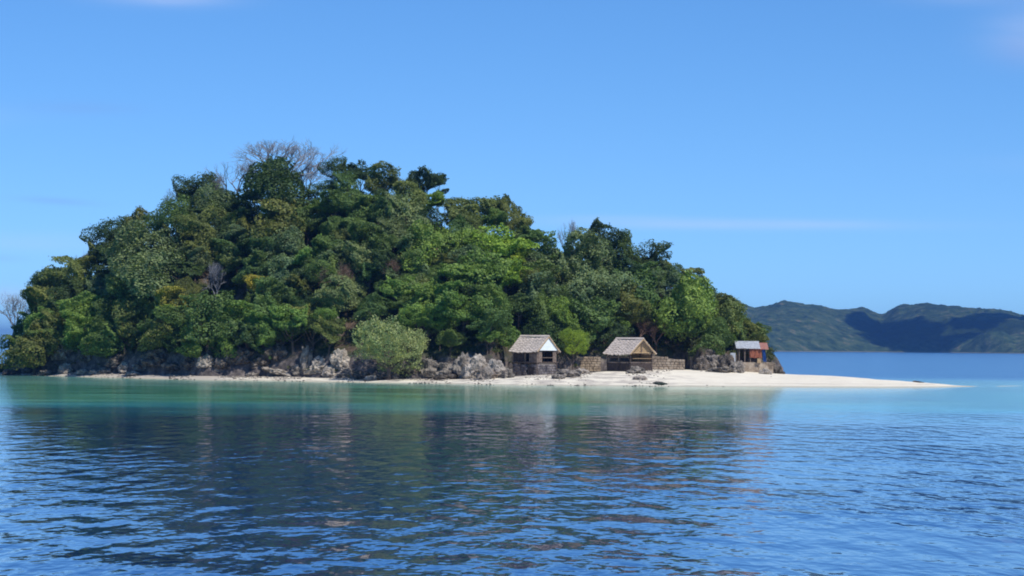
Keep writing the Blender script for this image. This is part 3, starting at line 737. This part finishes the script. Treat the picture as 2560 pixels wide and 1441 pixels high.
KW = {'dome': 'rounded', 'layer': 'tiered', 'broad': 'flat-topped', 'loose': 'thin-leaved'}
for t in trees:
    if t[6] is None: auto_label(t[0], t[1], t[2], f'{SIZEW(t[3])} {t[4]} {KW[t[5]]} tree')
    t[0]['group'] = 'trees covering the island' if t[5] != 'bare' else 'leafless trees of the island'
del sb['group']

# ---- undergrowth between the trunks
rs = np.random.default_rng(5); P = []; C0 = []
for _ in range(3600):
    u = rs.uniform(5, 1930); c = crest(u); r = ridge_Y(u); t = rs.uniform(0.0, 1.08)
    if abs(u - 1338) < 80 and t < 0.12: continue
    if 1400 < u < 1930 and t < 0.16: continue
    if t < 0.07 and rs.random() < 0.7: continue
    Y = c + (r - c) * t; z = hill_z(u, Y); n = 34
    k = rs.uniform(0.4, 1.0)
    q = rs.normal(size=(n, 3)) * np.array([0.6, 0.6, 0.35]) * k; q[:, 2] = np.abs(q[:, 2]) + 0.1
    P.append(q + np.array([WX(u, Y), Y, z]))
P = np.vstack(P); Nn = unit(rs.normal(size=P.shape) + np.array([0, -0.2, 0.8]))
V, Fq = leaf_quads(P, Nn, 0.11, rs)
ug = obj('undergrowth', mesh_np('undergrowth', V, Fq, M_leaf)); ug.color = (0.075, 0.095, 0.04, 1)
tag(ug, 'tangled low green and brown growth covering the ground under the trees', 'undergrowth', kind='stuff')

# ------------------------------------------------------------------ rocks
def rock_mesh(seed, mat, sub=5, jag=0.55, tall=1.0):
    import bmesh
    bm = bmesh.new(); bmesh.ops.create_icosphere(bm, subdivisions=sub, radius=1.0)
    for v in bm.verts:
        d = v.co.normalized(); s = Vector((seed * 3.7, seed * 1.3, 0))
        n = mnoise.ridged_multi_fractal(d * 1.1 + s, 0.9, 2.1, 5, 1.0, 2.0) * 0.5 - 0.6
        k = 1 + jag * n + 0.22 * mnoise.noise(d * 1.6 + s) + 0.16 * mnoise.noise(d * 3.7 + s) + 0.09 * mnoise.noise(d * 8 + s)
        v.co = Vector((d.x * k, d.y * k, d.z * k * tall))
        if v.co.z < -0.5: v.co.z = -0.5 + (v.co.z + 0.5) * 0.2
    me = bpy.data.meshes.new('rock'); bm.to_mesh(me); bm.free(); me.materials.append(mat); return me
RK = {'dark': [rock_mesh(s, M_rock_dark) for s in (1, 2, 3)], 'grey': [rock_mesh(s, M_rock) for s in (4, 5, 6, 7)], 'pale': [rock_mesh(s, M_rock_pale) for s in (8, 9, 10)]}
n_rock = 0
def rock(px, yb, wd, ht, tone, label, dep=1.0, name='boulder', rz=None):
    """a rock whose foot is at (px, yb) in the view, wd x ht photograph pixels"""
    Y, ok = hit(px, yb, 0.0); p = at(px, yb, Y); g = ground(XU(p.x, Y), Y); k = (Y + YB) / F
    lst = RK[tone]; me = lst[random.randrange(len(lst))]
    o = obj(name, me, None, (p.x, p.y + wd * k * 0.3, g + ht * k * 0.26), (random.uniform(-.15, .15), random.uniform(-.15, .15), rz if rz is not None else random.uniform(0, 6.28)),
            (wd * k * 0.5, wd * k * 0.5 * dep, ht * k * 0.66))
    tag(o, label, 'rock'); used.add(label); return o
for a in [
 (165, 934, 44, 24, 'pale', 'pale tan boulder on the dark rocks of the left shore'),
 (205, 938, 34, 14, 'pale', 'low pale slab at the foot of the tan left-shore boulder'),
 (120, 938, 46, 12, 'grey', 'flat brownish rock between the left tip and the tan boulder'),
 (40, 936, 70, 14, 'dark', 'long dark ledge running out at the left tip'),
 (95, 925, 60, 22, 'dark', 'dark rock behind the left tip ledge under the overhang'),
 (66, 934, 26, 12, 'grey', 'small grey rock on the long ledge of the left tip'),
 (140, 921, 26, 14, 'pale', 'small beige rock behind the tan left-shore boulder'),
 (238, 937, 30, 12, 'pale', 'beige rock low on the shore before the beach begins'),
 (335, 940, 40, 10, 'pale', 'flat beige rock at the water in front of the peaked one'),
 (420, 928, 30, 16, 'grey', 'grey brown rock low in front of the wide dark rock'),
 (545, 938, 26, 10, 'pale', 'small pink stone at the foot of the low cliff'),
 (632, 941, 44, 10, 'pale', 'pale rubble slab at the end of the low cliff'),
 (780, 944, 40, 12, 'pale', 'flat beige rock in front of the rock spire'),
 (1395, 948, 34, 12, 'grey', 'grey rock beside the timber prop of the white-gabled hut'),
 (8, 925, 40, 16, 'dark', 'dark rock at the very edge of the photo, on the point'),
 (165, 905, 60, 34, 'grey', 'brownish grey rock face above the tan left-shore boulder'),
 (220, 915, 50, 40, 'dark', 'blackish rock between the tan boulder and the leaning slab'),
 (265, 936, 50, 18, 'grey', 'grey rock where the left beach begins'),
 (312, 934, 34, 26, 'pale', 'pale peaked rock at the start of the beach'),
 (300, 918, 70, 34, 'dark', 'dark rock behind the pale peaked one'),
 (355, 936, 50, 22, 'grey', 'bluish grey rock beside the pale peaked one'),
 (395, 920, 84, 40, 'dark', 'wide dark rock under the golden tree'),
 (440, 938, 60, 20, 'dark', 'low dark rock touching the sand under the wide dark rock'),
 (515, 927, 46, 30, 'pale', 'bright pinkish boulder set in the dark low cliff'),
 (475, 930, 50, 30, 'dark', 'dark rock on the near side of the pinkish boulder'),
 (560, 934, 60, 34, 'dark', 'dark rock just past the pinkish boulder'),
 (600, 916, 80, 44, 'dark', 'broad dark face of the low cliff'),
 (655, 930, 60, 30, 'dark', 'dark rock at the end of the low cliff'),
 (690, 905, 70, 40, 'dark', 'brown streaked rock under the drooping green branch'),
 (700, 938, 90, 16, 'pale', 'long pale bluish slab lying on the beach'),
 (668, 938, 30, 14, 'grey', 'grey block at the end of the long pale slab'),
 (765, 930, 30, 62, 'grey', 'narrow grey rock spire standing on the beach'),
 (745, 938, 34, 24, 'grey', 'squat rock leaning on the rock spire'),
 (800, 930, 50, 34, 'pale', 'pinkish rock beside the rock spire'),
 (830, 942, 54, 26, 'pale', 'pale lumpy rock in front of the pinkish one'),
 (850, 920, 50, 44, 'pale', 'tall pinkish rock behind the round bush'),
 (870, 945, 50, 26, 'grey', 'grey rock left of the foot of the round bush'),
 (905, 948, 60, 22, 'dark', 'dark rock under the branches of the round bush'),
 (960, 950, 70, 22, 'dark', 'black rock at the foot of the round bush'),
 (925, 952, 34, 12, 'pale', 'small pink rock at the water side of the round bush'),
 (1020, 946, 60, 26, 'dark', 'dark rock under the right side of the round bush'),
 (1075, 944, 56, 44, 'grey', 'grey ribbed rock right of the round bush'),
 (1120, 946, 60, 40, 'grey', 'tall slanting grey rock between bush and white-gabled hut'),
 (1160, 946, 54, 62, 'grey', 'tallest jagged grey rock near the white-gabled hut'),
 (1190, 947, 62, 58, 'pale', 'sharp pinkish grey crag beside the white-gabled hut'),
 (1240, 946, 56, 46, 'pale', 'broad tan rock against the side of the white-gabled hut'),
 (1215, 949, 46, 30, 'grey', 'grey rock filling the cleft between crag and tan rock'),
 (1270, 946, 32, 24, 'grey', 'low grey rock at the corner of the white-gabled hut'),
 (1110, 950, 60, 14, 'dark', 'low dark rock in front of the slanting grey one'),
 (815, 845, 34, 72, 'grey', 'grey cliff slab showing between the trees, left one'),
 (840, 850, 26, 60, 'grey', 'narrower grey cliff slab beside the bigger one'),
 (1420, 944, 60, 22, 'grey', 'whitish rubble mound right of the white-gabled hut'),
 (1455, 935, 40, 14, 'pale', 'small pale rock on the sand below the tan wall'),
 (1600, 950, 36, 10, 'pale', 'pale rock on the sand in front of the open hut'),
 (1592, 934, 44, 18, 'grey', 'rough grey rock under the floor of the open hut'),
 (1650, 961, 34, 6, 'grey', 'low grey rock at the waterline by the start of the spit'),
 (1755, 926, 40, 36, 'dark', 'dark boulder just past the stone post'),
 (1785, 926, 46, 42, 'grey', 'rounded bluish grey boulder in the heap past the stone post'),
 (1815, 928, 44, 44, 'dark', 'dark boulder beside the bluish grey one'),
 (1770, 905, 44, 30, 'dark', 'boulder on top of the heap past the stone post'),
 (1843, 932, 40, 30, 'grey', 'grey boulder against the shack platform'),
 (1800, 932, 60, 14, 'grey', 'low grey rocks at the foot of the boulder heap'),
 (1935, 934, 36, 20, 'dark', 'dark rock at the outer corner of the shack platform'),
 (1955, 935, 16, 7, 'dark', 'small black rock beyond the corner of the shack platform'),
 (1915, 936, 30, 14, 'pale', 'tan rock in front of the shack platform'),
 (2300, 958, 30, 4, 'dark', 'dark piece of driftweed lying out on the spit'),
]: rock(*a)
# ---- coral rubble strewn along the waterline
rs = np.random.default_rng(9); b = MB(); V = []; Fq = []; ico = None
import bmesh as _bm
bm = _bm.new(); _bm.ops.create_icosphere(bm, subdivisions=1, radius=1.0); iv = np.array([v.co[:] for v in bm.verts]); fi = np.array([[v.index for v in f.verts] for f in bm.faces]); bm.free()
Vr = []; Fr = []; cnt = 0
def clump(u): return mnoise.noise(Vector((u * 0.012, 8.8, 0)))
for _ in range(3200):
    u = rs.uniform(0, 1930); 
    if u > 1740 and rs.random() < 0.75: continue
    f = front(u); c = crest(u); k = rs.random() ** 1.3
    if clump(u) + 0.15 < k * 0.25 and u > 350: continue
    Y = f + 0.2 + (c - f - 0.4) * (k if rs.random() < 0.25 else 1 - k * 0.45); s = rs.uniform(0.05, 0.17) * (1.6 if rs.random() < 0.08 else 1)
    q = iv * rs.uniform(0.6, 1.2, (12, 1)) * s * np.array([1.3, 1, 0.7]); Vr.append(q + np.array([WX(u, Y), Y, beach_z(u, Y) + s * 0.2])); Fr.append(fi + cnt); cnt += 12
rb = obj('coral_rubble', mesh_np('coral_rubble', np.vstack(Vr), np.vstack(Fr), M_rock_pale))
tag(rb, 'grey and pinkish coral rubble strewn over the beach in front of the island', 'rubble', kind='stuff')

# ------------------------------------------------------------------ stone walls
def stone_proto(seed, mat):
    rs_ = random.Random(seed); b = MB(); x, y, z = 0.5, 0.5, 0.5; n = []
    for sx in (-1, 1):
        for sy in (-1, 1):
            for sz in (-1, 1): n.append((sx * x * rs_.uniform(.82, 1.0), sy * y * rs_.uniform(.75, 1.0), sz * z * rs_.uniform(.8, 1.0)))
    import bmesh
    bm = bmesh.new()
    for p in n: bm.verts.new(p)
    bmesh.ops.convex_hull(bm, input=bm.verts); bmesh.ops.bevel(bm, geom=bm.edges[:], offset=0.07, segments=1, affect='EDGES')
    me = bpy.data.meshes.new('stone'); bm.to_mesh(me); bm.free(); me.materials.append(mat); return me
ST_T = [stone_proto(s, M_stone_tan) for s in range(4)]; ST_G = [stone_proto(s, M_stone_grey) for s in range(4, 8)]
def lay_stones(parent, A, B, z0, top, protos, thick=0.28, sw=0.72, sh=0.42, out=(0, -1, 0), skip=None):
    """courses of stones on the face from A to B (local xy), up to top(s) for s in 0..1"""
    A = Vector((*A, 0)); B = Vector((*B, 0)); Ln = (B - A).length; dr = (B - A) / Ln; ang = math.atan2(dr.y, dr.x); o_ = Vector(out)
    z = z0; row = 0
    while z < max(top(0), top(0.5), top(1)):
        hgt = sh * random.uniform(.85, 1.15); x = -0.3 * (row % 2) * sw
        while x < Ln:
            wd = sw * random.uniform(.65, 1.3); x0, x1 = max(x, 0), min(x + wd, Ln)
            s = (x0 + x1) / 2 / Ln
            if x1 - x0 > 0.18 and z + hgt * 0.6 < top(s) and not (skip and skip(s, z)):
                p = A + dr * ((x0 + x1) / 2) + o_ * random.uniform(0.0, 0.06)
                obj('stone', protos[random.randrange(len(protos))], parent, (p.x, p.y, z + hgt / 2), (0, 0, ang + random.choice((0, math.pi))), (x1 - x0 - 0.03, thick, hgt - 0.03))
            x += wd
        z += hgt; row += 1
def stone_wall(pa, pb, ya, yb, ta, tb, protos, label, yd=None, thick=0.5, name='stone_wall'):
    """retaining wall between bearings pa and pb; foot at view heights ya, yb; tops at ta, tb"""
    Ya, _ = hit(pa, ya); Yb, _ = hit(pb, yb); Ya = Yb = yd or (Ya + Yb) / 2; A = at(pa, ya, Ya); B = at(pb, yb, Yb)
    TA = at(pa, ta, Ya).z; TB = at(pb, tb, Yb).z; zb = min(A.z, B.z) - 0.4
    root = empty(name, (A.x, A.y, zb)); tag(root, label, 'wall')
    d = Vector((B.x - A.x, B.y - A.y, 0)); L_ = d.length; nrm = Vector((d.y, -d.x, 0)).normalized()
    m = MB(); q = nrm * -thick
    m.prism([(0, 0, 0), (d.x, d.y, 0), (d.x, d.y, TB - zb - 0.08), (0, 0, TA - zb - 0.08)], tuple(q)); m.build('mortar_core', M_mortar, root)
    lay_stones(root, (0, 0), (d.x, d.y), 0.0, lambda s: (TA + (TB - TA) * s) - zb, protos, out=tuple(nrm))
    return root
stone_wall(1402, 1502, 922, 921, 889, 893, ST_T, 'tan stone retaining wall between the two thatched huts')
stone_wall(1612, 1712, 923, 922, 884, 902, ST_T, 'tan stone wall with sloping top right of the open hut', yd=263.0)
stone_wall(1842, 1938, 931, 933, 906, 909, ST_T, 'tan stone platform wall under the zinc-roofed shack')
# earth filling behind the platform so that the shack stands on it
Yp, _ = hit(1890, 932); 
PA = at(1842, 906, Yp + 0.6); PB = at(1936, 908, Yp + 0.6)
m = MB(); m.box(((PA.x + PB.x) / 2, Yp + 3.6, PA.z - 1.1), (PB.x - PA.x - 0.3, 5.4, 2.2)); pl = m.build('earth_platform', M_stone_tan); pl['kind'] = 'structure'
# stone post
Yq, _ = hit(1729, 922); A = at(1729, 922, Yq); Tz = at(1729, 896, Yq).z
root = empty('stone_post', (A.x, A.y, A.z - 0.2)); tag(root, 'single upright tan stone post past the end of the sloping wall', 'post')
z = 0.0
while z < Tz - A.z + 0.2:
    obj('stone', ST_T[int(z * 7) % 4], root, (0, 0, z + 0.2), (0, 0, random.choice((0, 1.57))), (0.66, 0.6, 0.4)); z += 0.4
obj('stone', ST_T[1], root, (0, 0, z + 0.1), (0, 0, 0), (0.8, 0.75, 0.2))

# ------------------------------------------------------------------ thatched huts
def thatch_slope(parent, Lr, Wd, Hr, side, over=0.35):
    """courses of thatch on one slope; ridge along x at z=0, eaves at y=side*(Wd/2+over)"""
    n = 9; E = Wd / 2 + over; drop = Hr * E / (Wd / 2); ln = math.hypot(E, drop); m = MB(); x0, x1 = -Lr / 2 - over, Lr / 2 + over
    ny, nz_ = drop / ln * side, E / ln; seg = 26
    for k in range(n):
        a = k / n * ln; b_ = min((k + 1.25) / n * ln, ln + 0.12)
        base = len(m.v)
        for i in range(seg + 1):
            x = x0 + (x1 - x0) * i / seg; j = random.uniform(-.11, .11); sag = -0.16 * (1 - (2 * (i / seg) - 1) ** 2) + 0.03 * math.sin(i * 1.7 + k)
            for (s, h) in ((a, 0.10), (b_ + j, 0.17 + random.uniform(-.02, .03)), (b_ + j, 0.03), (a, 0.0)):
                m.v.append((x + random.uniform(-.01, .01), side * s * E / ln + ny * h, -s * drop / ln + nz_ * h + sag))
        for i in range(seg):
            for q in range(4):
                p = base + i * 4 + q; r_ = base + i * 4 + (q + 1) % 4
                m.f.append((p, r_, r_ + 4, p + 4))
        m.f.append((base, base + 1, base + 2, base + 3)); e = base + seg * 4; m.f.append((e + 3, e + 2, e + 1, e))
    return m.build('thatch_slope', M_thatch, parent)
def hut(name, label, px, ybase, yeave, yapex, theta, Lr, Wd, Y=None):
    Yh = Y or hit(px, ybase)[0]; p = at(px, ybase, Yh); g = p.z
    root = empty(name, (p.x, p.y, g), -theta); tag(root, label, 'hut')
    k = (Yh + YB) / F; zE = (ybase - yeave) * k; zA = (ybase - yapex) * k
    roof = empty('roof', (0, 0, zA), 0); roof.parent = root
    for s in (-1, 1): thatch_slope(roof, Lr, Wd, zA - zE, s)
    m = MB(); m.prism([(-Lr / 2 - .4, -.28, .0), (-Lr / 2 - .4, 0, .26), (-Lr / 2 - .4, .28, .0), (-Lr / 2 - .4, 0, .08)], (Lr + .8, 0, 0)); m.build('ridge_cap', M_thatch, roof)
    H = zA - zE; E = Wd / 2 + 0.35; dr = H * E / (Wd / 2)
    for sx in (-1, 1):
        for sy in (-1, 1):
            m = MB(); X = sx * (Lr / 2 + 0.39); m.bar((X, 0, -0.03), (X, sy * E, -dr - 0.03), 0.06, 0.17); m.build('rake_board', M_tan if sx > 0 else M_wood, roof)
    for sy in (-1, 1):
        for i in range(5):
            m = MB(); x = -Lr / 2 + Lr * i / 4; m.bar((x, sy * .05, -0.14), (x, sy * (E - .1), -dr * (E - .1) / E - 0.10), 0.07); m.build('rafter', M_wood, roof)
    return root, roof, zE, zA, k
# --- hut with the white gable
T1 = R(40)
h1, rf, zE, zA, k = hut('thatched_hut', 'two-storey thatched hut with white gable on a dark stone base', 1336, 941, 875, 842, T1, 5.2, 5.0, 249.5)
L1, W1 = 5.2, 5.0; zD = (941 - 906) * k
m = MB(); X = L1 / 2 + 0.16; H = zA - zE
m.prism([(X, -W1 / 2 - .18, -H - 0.10), (X, W1 / 2 + .18, -H - 0.10), (X, 0, -0.12)], (0.06, 0, 0)); m.build('white_gable_panel', M_white, rf)
m = MB(); X = -L1 / 2 - 0.1
m.prism([(X, -W1 / 2, -H + .05), (X, W1 / 2, -H + .05), (X, 0, -0.15)], (0.06, 0, 0)); m.build('rear_gable_panel', M_wood, rf)
for x in (-L1 / 2 + .15, 0, L1 / 2 - .15):
    for y in (-W1 / 2 + .15, W1 / 2 - .15):
        MB().box((x, y, zE / 2), (0.2, 0.2, zE + 0.1)).build('post', M_wood, h1)
for y in (-W1 / 2 + .15, W1 / 2 - .15): MB().box((0, y, zE + .02), (L1 + .3, 0.14, 0.16)).build('wall_plate', M_wood, h1)
for x in (-L1 / 2 + .15, L1 / 2 - .15): MB().box((x, 0, zE - .07), (0.14, W1 + .1, 0.16)).build('tie_beam', M_wood, h1)
n = 13
for i in range(n):
    MB().box((-L1 / 2 + (i + .5) * L1 / n, 0, zD), (L1 / n - .03, W1 + .3, 0.07)).build('floor_plank', M_wood, h1)
for y in (-W1 / 2 + .1, W1 / 2 - .1): MB().box((0, y, zD - .12), (L1, 0.12, 0.16)).build('floor_joist', M_darkwood, h1)
def plank_wall(parent, x0, x1, y, z0, z1, n, mat, axis='x', gap=0.03, name='plank'):
    for i in range(n):
        a = x0 + (x1 - x0) * (i + .5) / n; wd = abs(x1 - x0) / n - gap; h_ = z1 - z0 - random.uniform(0, .08)
        c = (a, y + random.uniform(-.012, .012), z0 + h_ / 2) if axis == 'x' else (y + random.uniform(-.012, .012), a, z0 + h_ / 2)
        d = (wd, 0.045, h_) if axis == 'x' else (0.045, wd, h_)
        MB().box(c, d).build(name, mat, parent)
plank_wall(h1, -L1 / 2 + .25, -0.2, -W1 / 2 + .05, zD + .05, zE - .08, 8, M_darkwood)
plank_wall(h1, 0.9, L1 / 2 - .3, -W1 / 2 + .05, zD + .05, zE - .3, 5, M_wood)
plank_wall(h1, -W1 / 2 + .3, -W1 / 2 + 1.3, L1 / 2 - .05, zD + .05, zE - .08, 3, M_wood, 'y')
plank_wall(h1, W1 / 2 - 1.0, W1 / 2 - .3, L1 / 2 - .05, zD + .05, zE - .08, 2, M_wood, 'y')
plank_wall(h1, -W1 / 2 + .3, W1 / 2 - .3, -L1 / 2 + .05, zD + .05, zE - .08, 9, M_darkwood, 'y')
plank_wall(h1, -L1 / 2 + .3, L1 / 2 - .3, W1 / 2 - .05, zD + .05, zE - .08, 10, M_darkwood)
MB().bar((L1 / 2 - .02, -W1 / 2 + 1.35, zD + .75), (L1 / 2 - .02, W1 / 2 - 1.0, zD + .75), 0.09).build('window_rail', M_wood, h1)
# lower storey: stone faces towards gable and front, doorway in the front
m = MB(); m.box((0.5, 0.15, zD / 2 - .35), (L1 - 1.3, W1 - .9, zD + .45)); m.build('mortar_core', M_mortar, h1)
lay_stones(h1, (L1 / 2 - .1, -W1 / 2 + .1), (L1 / 2 - .1, W1 / 2 - .1), -0.5, lambda s: zD - .25, ST_G, out=(1, 0, 0))
lay_stones(h1, (-L1 / 2 + .1, -W1 / 2 + .1), (L1 / 2 - .1, -W1 / 2 + .1), -0.5, lambda s: zD - .25, ST_G, out=(0, -1, 0), skip=lambda s, z: 0.62 < s < 0.86 and z > -0.1)
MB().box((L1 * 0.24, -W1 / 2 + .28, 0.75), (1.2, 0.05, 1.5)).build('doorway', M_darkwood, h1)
# bent timber prop at the seaward corner
m = MB(); m.tube([(L1 / 2 + .9, W1 / 2 - 0.9, -0.5), (L1 / 2 + .5, W1 / 2 - .6, .9), (L1 / 2 + .15, W1 / 2 - .2, zD)], [0.09, 0.08, 0.07]); m.build('prop', M_darkwood, h1)
# --- open hut
T2 = R(44)
h2, rf2, zE, zA, k = hut('thatched_hut', 'open-sided thatched hut with tan rake boards on a dark raised deck', 1574, 932, 881, 848, T2, 5.2, 5.6, 256.0)
L2, W2 = 5.2, 5.6; zD = (932 - 906) * k; H = zA - zE
for i in range(9):   # horizontal boards filling the lower gable
    z = -H + 0.05 + i * 0.15; half = (W2 / 2) * (-z) / H - .1
    if z > -H * 0.42 or half < .3: continue
    MB().box((L2 / 2 - .25, 0, z), (0.04, 2 * half, 0.125)).build('gable_board', M_tan, rf2)
m = MB(); m.bar((L2 / 2, 0, -.25), (L2 / 2, 0, -H), 0.12); m.build('king_post', M_wood, rf2)
for x in (-L2 / 2 + .15, 0, L2 / 2 - .15):
    for y in (-W2 / 2 + .15, W2 / 2 - .15):
        MB().box((x, y, zE / 2 - .2), (0.2, 0.2, zE + 0.5)).build('post', M_wood if x < 1 else M_darkwood, h2)
for y in (-W2 / 2 + .15, W2 / 2 - .15): MB().box((0, y, zE + .02), (L2 + .3, 0.14, 0.16)).build('wall_plate', M_wood, h2)
for x in (-L2 / 2 + .15, L2 / 2 - .15): MB().box((x, 0, zE - .07), (0.14, W2 + .1, 0.16)).build('tie_beam', M_tan, h2)
for i in range(13): MB().box((-L2 / 2 + (i + .5) * L2 / 13, 0, zD), (L2 / 13 - .03, W2 + .3, 0.07)).build('floor_plank', M_wood, h2)
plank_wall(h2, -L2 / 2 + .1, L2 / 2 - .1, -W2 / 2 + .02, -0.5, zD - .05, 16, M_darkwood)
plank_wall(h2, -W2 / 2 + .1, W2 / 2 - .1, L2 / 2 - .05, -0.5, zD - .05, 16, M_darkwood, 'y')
plank_wall(h2, -W2 / 2 + .3, W2 / 2 - .3, -L2 / 2 + .3, zD + .05, zD + 1.0, 10, M_wood, 'y')
plank_wall(h2, -L2 / 2 + .3, L2 / 2 - .3, W2 / 2 - .1, zD + .05, zE - .3, 12, M_tan)
for y in (-W2 / 2 + .1,): MB().box((0, y, zD + .8), (L2 - .3, 0.08, 0.1)).build('rail', M_wood, h2)
MB().box((L2 / 2 - .1, 0, zD + .62), (0.5, W2 - 1.0, 0.07)).build('bench', M_tan, h2)
# ------------------------------------------------------------------ zinc-roofed shack
Ys = Yp + 1.0; k = (Ys + YB) / F
B0 = at(1872, 906, Ys); root = empty('shack', (B0.x, B0.y, PA.z)); tag(root, 'small shack with zinc roof, red and blue tarpaulins at the right tip', 'shack')
def lx(px): return (px - 1872) * k
zb = PA.z
zr = at(1872, 871, Ys).z - zb; zr2 = zr + 0.85
roof = empty('roof', (0, 0, 0)); roof.parent = root
def sheet(x0, x1, y0, y1, z0, z1, mat, nm, rip=0.03, parent=roof, nseg=None):
    m = MB(); n = nseg or max(6, int((x1 - x0) / 0.09)); base = 0
    for i in range(n + 1):
        x = x0 + (x1 - x0) * i / n; dz = rip * (1 if i % 2 else -1)
        for (y, z) in ((y0, z0), (y1, z1), (y1, z1 - .03), (y0, z0 - .03)): m.v.append((x, y, z + dz))
    for i in range(n):
        for q in range(4):
            a = i * 4 + q; b = i * 4 + (q + 1) % 4; m.f.append((a, b, b + 4, a + 4))
    m.f.append((0, 1, 2, 3)); m.f.append((n * 4 + 3, n * 4 + 2, n * 4 + 1, n * 4)); return m.build(nm, mat, parent)
for i in range(5):
    a = lx(1840) + (lx(1900) - lx(1840)) * i / 5; b_ = lx(1840) + (lx(1900) - lx(1840)) * (i + 1) / 5 + .06
    sheet(a, b_, -0.4, 3.4, zr - random.uniform(0, .06) + .012 * (i % 2), zr2 + .35, M_zinc, 'zinc_sheet')
sheet(lx(1899), lx(1921), -0.5, 2.8, zr - .15, zr2 + .1, M_pink, 'faded_red_sheet')
for x in (1848, 1862, 1876, 1903):
    for y in (0.0, 3.0):
        MB().box((lx(x), y, (zr + y * .27) / 2 - .1), (0.13, 0.13, zr + y * .27)).build('post', M_wood, root)
MB().box((lx(1873), -.02, zr - .12), (lx(1906) - lx(1842), 0.1, 0.12)).build('eaves_beam', M_wood, root)
plank_wall(root, lx(1850), lx(1906), 3.1, 0, zr, 14, M_darkwood)
plank_wall(root, 0.2, 2.9, lx(1846), 0, zr * .9, 9, M_wood, 'y')
def cloth(x0, x1, z0, z1, y, mat, nm, lean=0.0):
    m = MB(); nx, nz_ = 9, 7
    for i in range(nx + 1):
        for j in range(nz_ + 1):
            t = j / nz_; m.v.append((x0 + (x1 - x0) * i / nx + lean * t, y + 0.07 * math.sin(i * 1.9 + j * .4) - .1 * t, z1 + (z0 - z1) * t + 0.05 * math.sin(i * 1.3) * t))
    nv = len(m.v); m.v += [(a, b + .02, c) for a, b, c in m.v]
    for i in range(nx):
        for j in range(nz_):
            p = i * (nz_ + 1) + j; q = p + nz_ + 1; m.f.append((p, p + 1, q + 1, q)); m.f.append((nv + p, nv + q, nv + q + 1, nv + p + 1))
    return m.build(nm, mat, root)
cloth(lx(1874), lx(1904), 0.75, zr - .1, -.1, M_red, 'red_tarpaulin')
cloth(lx(1904), lx(1912), 0.1, zr - .05, -.15, M_blue, 'blue_tarpaulin', 0.25)
MB().box((lx(1832), -.2, 0.8), (0.85, 0.05, 1.5), Matrix.Rotation(0.12, 3, 'X')).build('leaning_board', M_zinc, root)
MB().box((lx(1897), -.3, 0.28), (0.6, 0.5, 0.75)).build('water_drum', M_tan, root)
